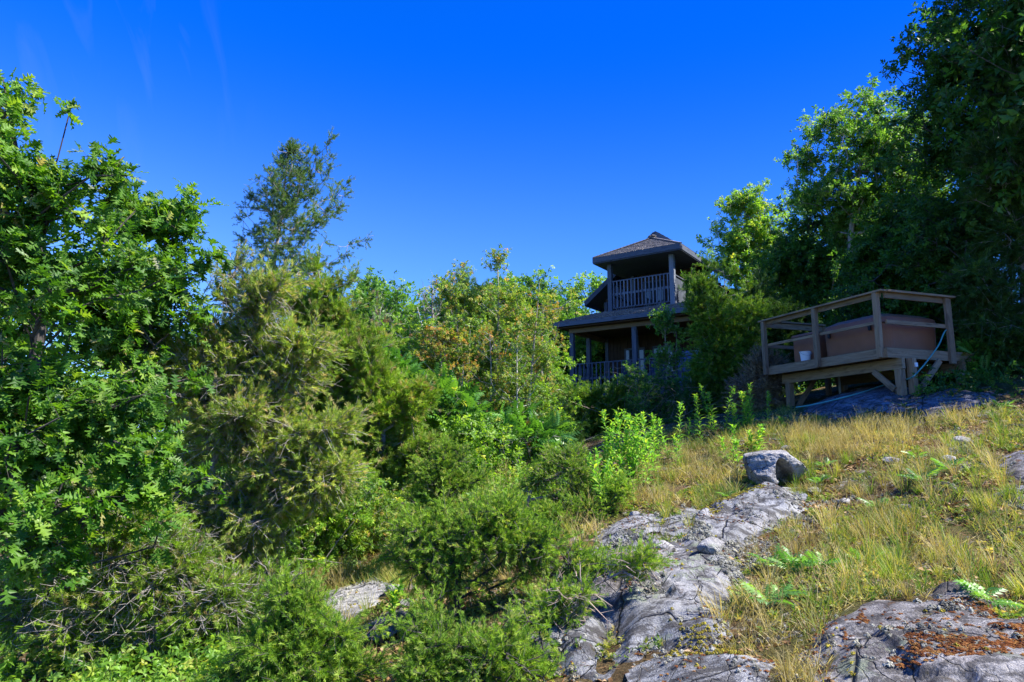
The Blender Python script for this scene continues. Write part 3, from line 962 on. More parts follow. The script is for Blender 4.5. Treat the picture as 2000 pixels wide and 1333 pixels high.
# posts
for (u, v, z0, z1, w_) in [(-4.57, .5, 0.9, 4.62, .17), (-1.88, .5, 0.9, 4.62, .17), (.72, .5, 0.9, 4.62, .17), (-4.57, 1.9, 0.9, 4.62, .16),
                           (-3.13, 1.1, 5.42, 7.42, .17), (-.53, 1.1, 5.42, 7.42, .18), (-.53, 3.5, 5.42, 7.42, .14), (-3.13, 3.3, 5.42, 7.42, .14)]:
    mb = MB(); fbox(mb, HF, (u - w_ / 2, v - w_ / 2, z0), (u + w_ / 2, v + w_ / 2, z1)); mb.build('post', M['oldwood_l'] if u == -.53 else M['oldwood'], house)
# floors
mb = MB()
for k in range(26): fbox(mb, HF, (-4.7 + .225 * k, .35, 2.24), (-4.7 + .225 * k + .215, 4.0, 2.28))
fbox(mb, HF, (-4.75, .36, 2.02), (1.2, .42, 2.235)); fbox(mb, HF, (-4.75, .425, 2.02), (-4.69, 4.0, 2.235))
mb.build('porch_floor', M['oldwood'], house)
mb = MB(); fbox(mb, HF, (-3.2, 1.15, 5.36), (-.4, 3.9, 5.42)); fbox(mb, HF, (-3.26, 1.03, 5.24), (-.42, 1.10, 5.47)); mb.build('balcony_floor', M['oldwood'], house)

def railing(u0, u1, v, z0, zm, z1, n, mat, parent, axis_v=False):
    mb = MB()
    def bx(a0, a1, b0, b1, c0, c1):
        if axis_v: fbox(mb, HF, (b0, a0, c0), (b1, a1, c1))
        else: fbox(mb, HF, (a0, b0, c0), (a1, b1, c1))
    bx(u0, u1, v - .045, v + .045, z1 - .045, z1)
    bx(u0, u1, v - .022, v + .022, zm - .045, zm + .045)
    bx(u0, u1, v - .022, v + .022, z0, z0 + .05)
    for k in range(n):
        c = u0 + (u1 - u0) * (k + .5) / n
        bx(c - .022, c + .022, v - .068, v - .024, z0 + .02, z1 - .047)
    return mb.build('railing', mat, parent)
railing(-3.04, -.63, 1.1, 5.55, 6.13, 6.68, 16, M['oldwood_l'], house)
railing(-4.48, -1.97, .5, 2.36, 2.78, 3.39, 14, M['oldwood'], house)
railing(-1.79, .63, .5, 2.36, 2.78, 3.39, 12, M['oldwood'], house)
railing(.6, 1.82, -4.57, 2.36, 2.78, 3.39, 6, M['oldwood'], house, True)
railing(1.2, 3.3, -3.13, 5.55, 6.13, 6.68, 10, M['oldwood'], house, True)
mb = MB()   # boarded side of the balcony
for k in range(16): fbox(mb, HF, (-.56, 1.2 + .14 * k, 5.44), (-.53, 1.2 + .14 * k + .134, 6.60))
fbox(mb, HF, (-.60, 1.2, 6.605), (-.49, 3.44, 6.65))
mb.build('balcony_side', M['oldwood'], house)

# walls: vertical boards
def boards(mb, u0, u1, v, z0, z1, w=.16, axis_v=False, ztop=None):
    n = int(round((u1 - u0) / w)); w = (u1 - u0) / n
    for k in range(n):
        a = u0 + k * w
        zt = z1 if ztop is None else ztop(a + w / 2)
        dd = rng.uniform(0, .012)
        if axis_v: fbox(mb, HF, (v - .03 - dd, a, z0), (v + .03, a + w - .008, zt))
        else: fbox(mb, HF, (a, v - .03 - dd, z0), (a + w - .008, v + .03, zt))
gable = lambda u: 6.35 + (2.75 - abs(u + 1.9)) * 0.74 if abs(u + 1.9) < 2.75 else 6.3
mb = MB()
boards(mb, -4.46, -.9, 3.4, 1.2, 6.4, ztop=gable)
boards(mb, -.9, 1.1, 3.4, 1.2, 6.4, ztop=gable)
boards(mb, 3.46, 10, -4.46, 1.2, 6.3, .2, True)
boards(mb, 3.46, 10, 1.07, 1.2, 6.3, .2, True)
boards(mb, -4.46, 1.1, 10, 1.2, 6.3, .25, ztop=gable)
wall = mb.build('wall', M['brownwall'], house)
mb = MB(); fbox(mb, HF, (-4.53, 3.33, 1.2), (-4.38, 3.36, 6.4)); fbox(mb, HF, (-3.05, 3.30, 2.3), (-2.95, 3.36, 4.8)); mb.build('corner_board', M['oldwood'], house)

def window(u0, u1, z0, z1, v=3.36, door=False):
    mb = MB()
    for a in ((u0 - .07, v - .03, z0 - .07), (u0, v, z1 + .07)), ((u1, v - .03, z0 - .07), (u1 + .07, v, z1 + .07)), ((u0, v - .035, z1), (u1, v, z1 + .07)), ((u0, v - .035, z0 - .07), (u1, v, z0)):
        fbox(mb, HF, a[0], a[1])
    fbox(mb, HF, ((u0 + u1) / 2 - .015, v - .025, z0), ((u0 + u1) / 2 + .015, v, z1))
    wn = mb.build('door' if door else 'window', M['oldwood'], house)
    p = MB(); fbox(p, HF, (u0, v - .015, z0), (u1, v - .005, z1)); p.build('pane', M['glass'], wn)
window(-3.55, -2.75, 2.35, 4.2, 3.34, True)
window(-2.3, -1.5, 3.0, 4.2, 3.34)
window(-2.6, -1.8, 5.5, 7.0, 3.34, True)
window(0.0, 0.45, 5.95, 6.75, 3.34)  # added sky-reflecting pane, standing in for an open gap behind the tower
# main gable roof
r0, r1 = W(-1.9, 2.9, 9.05), W(-1.9, 10.4, 9.05)
l0, l1 = W(-5.25, 2.9, 6.45), W(-5.25, 10.4, 6.45)
q0, q1 = W(1.55, 2.9, 6.45), W(1.55, 10.4, 6.45)
mb = MB()
shingled(mb, l1, l0, r1, r0, .22, .25)
shingled(mb, q0, q1, r0, r1, .22, .25)
mr = mb.build('roof', M['shingle'], house)
mb = MB()
sheet(mb, [l1, l0, r0, r1], .06); sheet(mb, [q0, q1, r1, r0], .06)
dn = A([0, 0, -.10])
for a, b in ((l0, r0), (q0, r0), (l0, l1), (q0, q1)): bar(mb, a + dn, b + dn, .05, .20)
mb.build('fascia', M['oldwood'], mr)
# odds and ends on the porch
cb = empty('porch_cabinet', W(.05, 1.0, 2.28))
tag(cb, 'blue cabinet with a lid standing behind the porch railing', 'cabinet')
mb = MB(); fbox(mb, HF, (-.35, .8, 2.29), (.42, 1.3, 3.50)); mb.build('body', M['bluebox'], cb)
mb = MB(); fbox(mb, HF, (-.40, .76, 3.503), (.47, 1.34, 3.58)); mb.build('lid', M['bluebox'], cb)
for a in (-.32, .06):
    mb = MB(); fbox(mb, HF, (a, .775, 2.4), (a + .33, .797, 3.42)); mb.build('door', M['bluebox'], cb)
for u0, lab in ((-2.75, 'dark blue porch chair left of the middle post seen through the railing'), (-1.55, 'dark blue porch chair right of the middle post seen through the railing')):
    ch = empty('porch_chair', W(u0, 1.6, 2.28)); tag(ch, lab, 'chair', 'chairs on the porch')
    mb = MB(); fbox(mb, HF, (u0 - .28, 1.35, 2.70), (u0 + .28, 1.85, 2.76)); mb.build('seat', M['blueplastic'], ch)
    mb = MB()
    for k in range(5): fbox(mb, HF, (u0 - .28 + k * .115, 1.86, 2.66), (u0 - .28 + k * .115 + .10, 1.89, 3.45 + .05 * (2 - abs(k - 2))))
    mb.build('backrest', M['blueplastic'], ch)
    for s in (-.30, .25):
        mb = MB(); fbox(mb, HF, (u0 + s, 1.3, 2.95), (u0 + s + .06, 1.85, 2.99)); mb.build('armrest', M['blueplastic'], ch)
        for vv in (1.32, 1.80):
            mb = MB(); fbox(mb, HF, (u0 + s, vv, 2.283), (u0 + s + .05, vv + .05, 2.945)); mb.build('leg', M['blueplastic'], ch)

# ------------------------------------------------------------------ deck with hot tub
DC = A([7.168, 13.0, 0.0])
al, sdv = A([-0.3355, 0.9421, 0]), A([0.9421, 0.3355, 0])
DF = (DC, al, sdv, ez)
deck = empty('wooden_deck', DC + 1.6 * al + 1.0 * sdv + A([0, 0, 0.9]))
tag(deck, 'raised lumber deck with simple railings on posts above the rocky slope', 'deck')
def dpart(name, boxes, mat='deckwood', parent=None):
    mb = MB()
    for lo, hi in boxes: fbox(mb, DF, lo, hi)
    return mb.build(name, M[mat], parent or deck)
DW = 2.35   # depth of the deck
dpart('deck_floor', [((.02 + .146 * k, .045, 1.93), (.02 + .146 * k + .138, DW, 1.968)) for k in range(23)], 'deckboard')
dpart('joists', [((.25 + .42 * k, .05, 1.78), (.29 + .42 * k, DW, 1.925)) for k in range(8)], 'deckboard')
dpart('rim_board', [((-.02, 0, 1.76), (3.38, .04, 1.95))])
dpart('rim_board', [((-.06, -.0, 1.76), (-.022, DW, 1.945))])
for (a, s) in ((.06, -.045), (1.66, -.045), (3.29, -.045)):
    dpart('post', [((a - .05, s - .045, 1.765), (a + .05, s + .043, 3.041))])
dpart('post', [((-.12, 1.60, 1.7), (-.063, 1.74, 3.03))])
dpart('post', [((3.25, 1.765, 1.3), (3.36, 1.86, 3.03))])
dpart('top_rail', [((-.12, -.10, 3.045), (3.42, .045, 3.08)), ((.0, -.0, 2.95), (3.23, .035, 3.041))])
dpart('top_rail', [((-.15, .055, 3.04), (.02, 1.85, 3.08)), ((-.06, .06, 2.93), (-.02, 1.80, 3.036))])
dpart('top_rail', [((3.24, .055, 3.045), (3.42, 1.80, 3.085)), ((3.30, .06, 2.91), (3.34, 1.76, 3.036))])
dpart('mid_rail', [((.12, -.0, 2.44), (1.60, .035, 2.50)), ((1.72, .0, 2.44), (3.23, .035, 2.50))])
dpart('mid_rail', [((-.06, .06, 2.42), (-.02, 1.80, 2.50))])
dpart('mid_rail', [((3.30, .06, 2.42), (3.34, 1.76, 2.50))])
dpart('beam', [((-.12, .28, 1.55), (3.15, .36, 1.755)), ((-.12, 1.9, 1.55), (3.15, 1.98, 1.755))])
for (a, s, zb) in ((2.96, .32, .80), (-.02, .32, 1.0), (2.96, 1.94, 1.0), (-.02, 1.94, 1.3)):
    dpart('support_post', [((a - .065, s - .065, zb), (a + .065, s + .065, 1.545))])
dpart('support_post', [((-.02 - .17, .46, 1.05), (-.02 - .04, .57, 1.755))])
def dbar(name, p, q, w=.045, h=.11):
    mb = MB()
    f = lambda t: DC + t[0] * al + t[1] * sdv + t[2] * ez
    bar(mb, f(p), f(q), w, h); return mb.build(name, M['deckwood'], deck)
dbar('brace', (.50, .23, 1.55), (.05, .23, 1.16)); dbar('brace', (2.88, .46, 1.0), (2.88, 1.05, 1.72)); dbar('brace', (-.14, .66, 1.15), (-.14, 1.25, 1.74))
mb = MB(); fbox(mb, DF, (-.225, .50, 1.58), (-.20, .56, 1.66)); mb.build('bracket', M['white'], deck)

def rounded_box(mb, fr, lo, hi, rad_, seg=6, top_in=0.0, bot_in=0.0, crown=0.0):
    a0, b0, c0 = lo; a1, b1, c1 = hi
    ring = []
    for cx, cy, s in ((a1 - rad_, b1 - rad_, 0), (a0 + rad_, b1 - rad_, 1), (a0 + rad_, b0 + rad_, 2), (a1 - rad_, b0 + rad_, 3)):
        for k in range(seg + 1):
            t = (s + k / seg) * math.pi / 2
            ring.append((cx + rad_ * math.cos(t), cy + rad_ * math.sin(t)))
    ring = A(ring); ctr = A([(a0 + a1) / 2, (b0 + b1) / 2])
    n = len(ring)
    lv = []
    e = 0.025
    for z, ins in ((c0, bot_in), (c1 - e, top_in), (c1 - e * .3, top_in + e * .4), (c1, top_in + e), (c1 + crown * .7, .25), (c1 + crown, .9)):
        d = ctr - ring; L = np.linalg.norm(d, axis=1, keepdims=True)
        r_ = ring + d * (ins if ins >= .2 else 0) + (d / L * ins if ins < .2 else 0)
        lv.append(np.column_stack([r_, np.full(n, z)]))
    V = np.concatenate(lv)
    O, ex, ey, ezz = fr
    Wv = O + V[:, :1] * ex + V[:, 1:2] * ey + V[:, 2:] * ezz
    k = np.arange(n)
    f = np.concatenate([np.stack([i * n + k, i * n + (k + 1) % n, (i + 1) * n + (k + 1) % n, (i + 1) * n + k], 1) for i in range(5)])
    mb.add(Wv, f)

tub = empty('hot_tub', DC + 1.1 * al + 1.1 * sdv + A([0, 0, 1.97]))
tag(tub, 'big brown square hot tub with a padded brown cover standing on the deck', 'hot tub')
mb = MB(); rounded_box(mb, DF, (.22, .30, 1.972), (1.92, 1.86, 2.53), .28, 8, 0, .02); mb.build('shell', M['tub'], tub, smooth=False)
mb = MB(); rounded_box(mb, DF, (.19, .27, 2.535), (1.95, 1.89, 2.66), .30, 8, .03, 0, .12); mb.build('cover', M['tubcover'], tub, smooth=False)
for (a, s) in ((.55, .285), (1.62, .285)):
    mb = MB(); fbox(mb, DF, (a - .03, s - .028, 2.40), (a + .03, s + .006, 2.50)); mb.build('strap_latch', M['black'], tub)
stp = empty('tub_steps', DC + 2.4 * al + .7 * sdv + A([0, 0, 1.97]))
tag(stp, 'brown boxy cabinet standing on the deck left of the hot tub', 'cabinet')
mb = MB(); rounded_box(mb, DF, (2.12, .34, 1.972), (2.80, 1.2, 2.58), .05, 3); mb.build('body', M['tub'], stp)
mb = MB(); rounded_box(mb, DF, (2.09, .31, 2.583), (2.83, 1.23, 2.64), .05, 3, .01); mb.build('lid', M['tubcover'], stp)
bk = empty('bucket', DC + 2.25 * al + .18 * sdv + A([0, 0, 1.97]))
tag(bk, 'small white plastic bucket on the deck in front of the brown cabinet', 'bucket')
c0 = DC + 2.25 * al + .18 * sdv
mb = MB(); tubes(mb, [c0 + A([0, 0, 1.972]), c0 + A([0, 0, 2.17])], [c0 + A([0, 0, 2.17]), c0 + A([0, 0, 2.185])], [.095, .125], [.115, .125], 20)
tubes(mb, [c0 + A([0, 0, 2.172])], [c0 + A([0, 0, 2.186])], [.11], [.001], 20); mb.build('body', M['white'], bk)
mb = MB(); hp = [c0 + A([math.cos(t) * .125, 0, 2.17 - .08 * math.sin(t)]) + A([0, -.02 - .11 * math.sin(t), 0]) for t in np.linspace(0, math.pi, 12)]
polytube(mb, hp, .004, .004, 5); mb.build('handle', M['pipe'], bk)
# drain pipe under the deck
pp = DC + 2.45 * al + 1.3 * sdv
mb = MB(); polytube(mb, [pp + A([0, 0, 1.75]), A([pp[0], pp[1], h1(pp[0], pp[1]) - .02])], .028, .028, 8); tag(mb.build('drain_pipe', M['pipe']), 'thin grey drain pipe dropping from the deck floor to the ground', 'pipe')
# hose
zx = lambda a, b: (1440 + a / 4.165, 520 + b / 4.165)
hpts = [at(*zx(1745, 508), 13.55), at(*zx(1690, 530), 13.45), at(*zx(1640, 640), 13.3), at(*zx(1570, 740), 13.1), at(*zx(1480, 850), 12.9), at(*zx(1400, 915), 12.75)]
for a, b in ((1270, 990), (1180, 1040), (1000, 1095), (800, 1140), (600, 1180), (480, 1200)):
    q = hit(*zx(a, b)); hpts.append(A([q[0], q[1], max(h1(q[0], q[1]), H0(q[None])[0] + .12) + .05]))
mb = MB(); polytube(mb, smooth_path(hpts, 70), .014, .014, 7)
tag(mb.build('garden_hose', M['hose'], smooth=True), 'teal garden hose hanging from the deck rail and trailing over the rock', 'hose')

# ------------------------------------------------------------------ vegetation
def sample_blobs(blobs, n, seed, shell=0.55, gate=0.15, gfreq=1.2):
    """blobs: (centre, radii, weight)"""
    g = np.random.default_rng(seed)
    vol = A([b[2] * (b[1][0] * b[1][1] * b[1][2]) ** 0.5 for b in blobs])
    cnt = np.maximum(2, (vol / vol.sum() * n * 1.8).astype(int))
    o = []
    for (c, r, w_), k in zip(blobs, cnt):
        d = unit(g.normal(0, 1, (k, 3)))
        rr = g.random(k) ** shell * (1 + 0.0 * g.random(k))
        p = c + d * rr[:, None] * r
        o.append(p)
    p = np.concatenate(o)
    q = vnoise(p, gfreq, seed) + 0.5 * vnoise(p, gfreq * 2.3, seed + 5)
    thr = np.quantile(q, gate)
    p = p[q > thr]
    if len(p) > n: p = p[g.permutation(len(p))[:n]]
    return p

def skeleton(trunk, pts, rise=0.6, alpha=0.45, seed=0, wob=0.04, nseg=14, tmin=0.12):
    """join every target to the nearest wood that leads down to the trunk"""
    g = np.random.default_rng(seed)
    T = smooth_path(trunk, nseg)
    nodes = [t for t in T]
    par = [-1] + list(range(nseg - 1))
    path = [0.0]
    for i in range(1, nseg): path.append(path[-1] + np.linalg.norm(T[i] - T[i - 1]))
    Tm = T[int(nseg * tmin):]
    d0 = np.min(np.linalg.norm(pts[:, None] - Tm[None], axis=2), 1)
    order = np.argsort(d0 + 0.15 * g.random(len(pts)))
    cap = nseg + 3 * len(pts) + 5
    N = np.zeros((cap, 3)); N[:nseg] = T
    PL = np.zeros(cap); PL[:nseg] = path
    ok = np.zeros(cap, bool); ok[int(nseg * tmin):nseg] = True
    n = nseg
    tips = []
    for i in order:
        p = pts[i]
        d = N[:n] - p
        L = np.sqrt((d ** 2).sum(1))
        want = np.maximum(0, d[:, 2] + rise * 0.5 * np.hypot(d[:, 0], d[:, 1]))
        cost = L + alpha * PL[:n] * 0.35 + want * 1.2
        cost[~ok[:n]] = 1e9
        j = int(np.argmin(cost))
        a = N[j]
        L = np.linalg.norm(p - a)
        m = 2 if L > 0.5 else 1
        last = j
        for k in range(1, m + 1):
            t = k / m
            q = a + (p - a) * t
            if k < m:
                q = q + g.normal(0, wob, 3) * L + A([0, 0, -rise * 0.10 * L])
            N[n] = q; PL[n] = PL[last] + np.linalg.norm(q - N[last]); ok[n] = True
            par.append(last); last = n; n += 1
        tips.append(last)
    return N[:n], A(par), A(tips)

def wood(mb, N, par, r0, rt, power=2.4, minr=0.004, seed=0):
    n = len(N)
    acc = np.zeros(n)
    kids = np.zeros(n, int)
    for i in range(n - 1, 0, -1):
        if kids[i] == 0: acc[i] = 1.0
        acc[par[i]] += acc[i]; kids[par[i]] += 1
    R = rt * acc ** (1 / power)
    R = R * min(1.0, r0 / R[0]) if R[0] > r0 else R
    R[0] = r0
    R = np.maximum(R, minr)
    i = np.arange(1, n)
    # the main stem keeps tapering to its top
    nr = R[par[i]]
    big = R[i] > 0.02
    for m, s in ((big, 7), (~big, 4)):
        k = i[m]
        if len(k): tubes(mb, N[par[k]], N[k], np.minimum(R[par[k]], R[k] * 1.35), R[k], s, rng.random(len(k)))
    return R, kids

STY = {
    # tmpl, leaf size, twigs per tip, twig length, leaves per twig, droop/up, normal mode
    'oak': dict(t=[T_OAK], s=(.14, .21), k=4, L=(.12, .34), m=4, up=.15, out=.5, nz=.9, tw=.003),
    'broad': dict(t=T_CL, s=(.16, .26), k=5, L=(.2, .5), m=3, up=.15, out=.5, nz=1.0, tw=.004),
    'cedar': dict(t=T_SP, s=(.09, .15), k=7, L=(.12, .46), m=8, up=.25, out=1.0, nz=.3, tw=.003),
    'juni': dict(t=T_SP, s=(.055, .095), k=8, L=(.10, .36), m=7, up=.25, out=.6, nz=.3, tw=.0045),
    'pinnate': dict(t=T_PIN, s=(.32, .5), k=5, L=(.08, .2), m=1, up=.5, out=.7, nz=1.0, tw=.004),
}

def foliage(crown, wmb, tips, centre, st, seed, dens=1.0, sc=1.0, leafk=1.0, bare=0.0):
    g = np.random.default_rng(seed)
    s = STY[st]
    k = max(1, int(round(s['k'] * dens)))
    P = np.repeat(tips, k, 0)
    out = unit(P - centre)
    d = unit(g.normal(0, 1, P.shape) * 0.75 + out * s['out'] + A([0, 0, s['up']]))
    L = g.uniform(*s['L'], len(P)) * sc
    E = P + d * L[:, None] + A([0, 0, -.05]) * (L[:, None] if st in ('oak', 'broad') else 0)
    tubes(wmb, P, E, np.full(len(P), s['tw'] * sc), np.full(len(P), s['tw'] * .5 * sc), 3, g.random(len(P)))
    if bare >= 1: return
    if bare > 0:
        keep = g.random(len(P)) > bare
        P, d, L = P[keep], d[keep], L[keep]
    m = max(1, int(round(s['m'] * leafk)))
    t = (np.arange(m) + 1) / m
    LP = (P[:, None] + d[:, None] * (L[:, None] * t[None])[..., None]).reshape(-1, 3)
    dd = np.repeat(d, m, 0)
    n = len(LP)
    if st == 'oak':
        D = unit(dd * .5 + g.normal(0, .75, (n, 3)) + A([0, 0, -.15]))
        Nn = g.normal(0, .5, (n, 3)) + A([0.35, -.1, 1.0])
        scatter(crown, T_OAK, LP, D, Nn, g.uniform(*s['s'], n) * sc)
        return
    if st == 'broad':
        D = unit(dd * .6 + g.normal(0, .55, (n, 3)))
    elif st == 'pinnate':
        D = unit(dd + g.normal(0, .3, (n, 3)) * A([1, 1, .5]))
    else:
        D = unit(dd + g.normal(0, .38, (n, 3)))
    Nn = g.normal(0, .6, (n, 3)) + A([0, 0, s['nz']])
    scat_many(crown, s['t'], LP, D, Nn, g.uniform(*s['s'], n) * sc)

BOUGH = {'oak': (9, .30, .22), 'broad': (9, .38, .30), 'cedar': (10, .65, .13), 'juni': (10, .55, .10), 'pinnate': (2, .1, .15)}
def boughs(T, blobs, n, seed, st, shell, gate, gfreq, k=1.0, flat=.6):
    g = np.random.default_rng(seed + 1000)
    m, L, w_ = BOUGH[st]
    c = sample_blobs(blobs, max(6, int(n / m)), seed, shell, gate, gfreq)
    P = smooth_path(T, 20)
    j = np.argmin(np.linalg.norm(c[:, None] - (P - A([0, 0, .0]))[None], axis=2), 1)
    j = np.maximum(0, j - 3)
    d = c - P[j]
    d = unit(d * A([1, 1, .8]) + g.normal(0, .15, d.shape) * np.linalg.norm(d, axis=1, keepdims=True))
    s = np.where(np.arange(len(c)) % 3 == 0, 1.35, .85)[:, None] * k
    t = g.uniform(-.75, .5, (len(c), m))
    o = c[:, None] + d[:, None] * (t * L * s)[..., None]
    lat = g.normal(0, 1, o.shape) * A([1, 1, flat]) * (w_ * s)[..., None] * (1.15 - np.clip(t + .3, 0, .8))[..., None]
    return (o + lat).reshape(-1, 3)

DET = 1.25
def px_blobs(bl, Y, squash=1.0, inset=0.0):
    o = []
    for b in bl:
        px, py, rx, ry = b[:4]
        dy = b[4] if len(b) > 4 else 0.0
        w_ = b[5] if len(b) > 5 else 1.0
        c = at(px, py, Y + dy)
        kx, kz = rx * (Y + dy) / FPX, ry * (Y + dy) / FPX
        kx, kz = max(kx * .45, kx - inset), max(kz * .45, kz - inset * .8)
        o.append((c, A([kx, (kx + min(kx, kz)) / 2 * squash, kz]), w_))
    return o

def tree(name, label, cat, trunk_px, bl, Y, st, leafm, barkm, n=300, r0=.1, rt=.006, seed=1, dens=1.0, sc=1.0, leafk=1.0, rise=.6, gate=.15, gfreq=2.0,
         group=None, bare=0.0, shell=.55, squash=1.0, tmin=.15, ground=True, basept=None, wob=.06, extra=None, alpha=.45, bk=1.0, ptsfn=None):
    """trunk_px: list of (px, py[, dY]) from the foot to the top"""
    T = [at(p[0], p[1], Y + (p[2] if len(p) > 2 else 0)) for p in trunk_px]
    if ground:
        T[0][2] = h1(T[0][0], T[0][1]) - .05
    if basept is not None: T[0] = A(basept)
    root = empty(name, T[0])
    tag(root, label, cat, group)
    blobs = px_blobs(bl, Y, squash, .38 * STY[st]['L'][1] * sc + .45 * bk * BOUGH[st][1])
    pts = ptsfn(T) if ptsfn else boughs(T, blobs, n * DET, seed, st, shell, gate, gfreq, bk * (1 + .02 * Y) * (1 if Y > 12 else .8))
    gz = H0(pts)
    pts = pts[pts[:, 2] > gz + .05]
    N, par, tips = skeleton(T, pts, rise, alpha, seed, wob, 16, tmin)
    wmb, cmb = MB(), MB()
    wood(wmb, N, par, r0, rt, seed=seed)
    ctr = A([N[:, 0].mean(), N[:, 1].mean(), N[:, 2].mean()])
    foliage(cmb, wmb, N[tips], ctr, st, seed, dens, sc, leafk, bare)
    if extra: extra(wmb, cmb, N, tips)
    wmb.build('trunk', M[barkm], root)
    if cmb.v: cmb.build('crown', M[leafm], root)
    return root

def bare_twigs(nmin, L, seed=5, frac=.5):
    def fn(wmb, cmb, N, tips):
        g = np.random.default_rng(seed)
        idx = g.integers(0, len(N), nmin)
        P = N[idx]; d = unit(g.normal(0, 1, P.shape) * A([1, 1, .6]))
        l = g.uniform(L * .4, L, nmin)
        m = P + d * l[:, None] * .5 + g.normal(0, .02, P.shape)
        E = P + d * l[:, None] + A([0, 0, -.1]) * l[:, None]
        tubes(wmb, P, m, np.full(nmin, .006), np.full(nmin, .004), 3, g.random(nmin)); tubes(wmb, m, E, np.full(nmin, .004), np.full(nmin, .0015), 3, g.random(nmin))
        for q in range(2):
            t = g.random((nmin, 1)); s_ = m + (E - m) * t; dd = unit(d + g.normal(0, .6, d.shape))
            tubes(wmb, s_, s_ + dd * l[:, None] * .35, np.full(nmin, .0025), np.full(nmin, .001), 3, g.random(nmin))
    return fn

# --- left: near oak
tree('oak_tree', 'leafy green oak with big lobed leaves filling the left edge of the view', 'tree',
     [(-90, 1320), (-20, 1050), (50, 780), (85, 600), (80, 480), (40, 330), (5, 150)],
     [(0, 150, 30, 45, 0, 6), (8, 220, 34, 75, 0, 2), (25, 290, 60, 60), (75, 385, 110, 75), (190, 365, 60, 50), (200, 450, 110, 70, .2), (60, 520, 110, 110), (248, 540, 80, 80, .2), (150, 640, 170, 110),
      (305, 640, 45, 70, .3), (80, 760, 150, 110), (215, 780, 90, 90, .1), (110, 890, 150, 100), (235, 900, 75, 65, -.2), (230, 960, 60, 50, -.3), (60, 1010, 100, 80), (75, 1060, 60, 50, -.5), (-90, 500, 120, 350), (-90, 900, 120, 200)],
     5.6, 'oak', 'oak', 'bark', n=440, r0=.12, rt=.0068, seed=21, dens=1.0, sc=.76, gate=.42, gfreq=1.6, rise=.5, alpha=.9)
tree('oak_tree', 'second oak with smaller looking leaves just behind the near oak at the left', 'tree',
     [(210, 1230), (240, 900), (290, 650), (320, 520), (335, 420)],
     [(330, 425, 45, 55), (365, 470, 50, 50), (270, 450, 60, 60), (375, 530, 35, 60), (300, 560, 70, 80), (335, 610, 45, 50), (250, 640, 100, 90), (170, 560, 120, 110)],
     8.2, 'oak', 'oak', 'bark', n=230, r0=.10, rt=.006, seed=22, sc=.95, gate=.12, gfreq=1.3, alpha=.9)
tree('oak_tree', 'tall oak rising out of frame at the far left behind the near oak', 'tree',
     [(-120, 1200), (-110, 800), (-90, 400), (-80, 200)],
     [(-20, 260, 60, 80), (-100, 300, 120, 140), (-60, 480, 150, 150), (40, 620, 120, 120), (20, 800, 150, 120), (-120, 700, 130, 200)],
     9.5, 'broad', 'oak', 'bark', n=130, r0=.14, rt=.007, seed=23, sc=.9)

# --- left: junipers
tree('juniper_tree', 'broad twiggy juniper with a peeling grey trunk right of the near oak', 'tree',
     [(398, 1130), (402, 1000), (425, 860), (440, 700), (452, 600), (462, 520)],
     [(455, 560, 70, 60), (400, 610, 60, 60), (520, 600, 70, 60), (470, 690, 130, 80), (580, 720, 100, 100), (370, 740, 80, 80), (470, 830, 150, 80), (610, 850, 100, 90), (380, 900, 110, 70),
      (560, 940, 130, 80), (400, 1010, 140, 70), (640, 940, 60, 60), (490, 1040, 95, 50)],
     8.6, 'juni', 'juni_brown', 'bark_grey', n=560, r0=.10, rt=.0052, seed=31, rise=.15, gate=.16, gfreq=1.5, sc=1.15, extra=bare_twigs(2200, .4, 3), dens=1.0, leafk=1.0, alpha=.3)
tree('juniper_tree', 'low wide juniper with bare grey lower branches at bottom left', 'tree',
     [(150, 1290), (165, 1150), (175, 1000), (185, 930)],
     [(170, 985, 60, 50), (260, 1060, 120, 50), (120, 1080, 110, 60), (330, 1130, 130, 45), (200, 1160, 170, 50), (80, 1200, 110, 60), (420, 1180, 110, 45), (300, 1230, 150, 35)],
     6.7, 'juni', 'juni', 'bark_grey', n=430, r0=.07, rt=.0045, seed=32, rise=.05, gate=.22, gfreq=2.0, extra=bare_twigs(2600, .4, 4), alpha=.3)
def conifer(T, prof, nb, seed, sway=(0.0, 0.0), rise=.35, sp=.12, lat=.07):
    """limbs around a stem; prof: (height fraction, limb length); sway lengthens the lee side"""
    g = np.random.default_rng(seed)
    P = smooth_path(T, 60)
    hs_, ls_ = zip(*prof)
    o = []
    for k in range(nb):
        t = hs_[0] + (hs_[-1] - hs_[0]) * (k + g.random()) / nb
        b = A([np.interp(t * 59, np.arange(60), P[:, i_]) for i_ in range(3)])
        a = k * 2.4 + g.uniform(-.5, .5)
        d = A([math.cos(a), math.sin(a), 0])
        L = np.interp(t, hs_, ls_) * g.uniform(.55, 1.25) * (1 + d[0] * sway[0] + d[1] * sway[1])
        r_ = rise * g.uniform(.5, 1.6)
        n_ = max(1, int(L / sp))
        for q in range(n_):
            s_ = (q + 1) / n_
            o.append(b + d * L * s_ + A([0, 0, L * (r_ * s_ + .25 * s_ * s_)]) + g.normal(0, lat * (.4 + s_ * (1.4 - s_)), 3))
    o.append(P[-1]); o.append((P[-1] + P[-2]) / 2)
    return A(o)
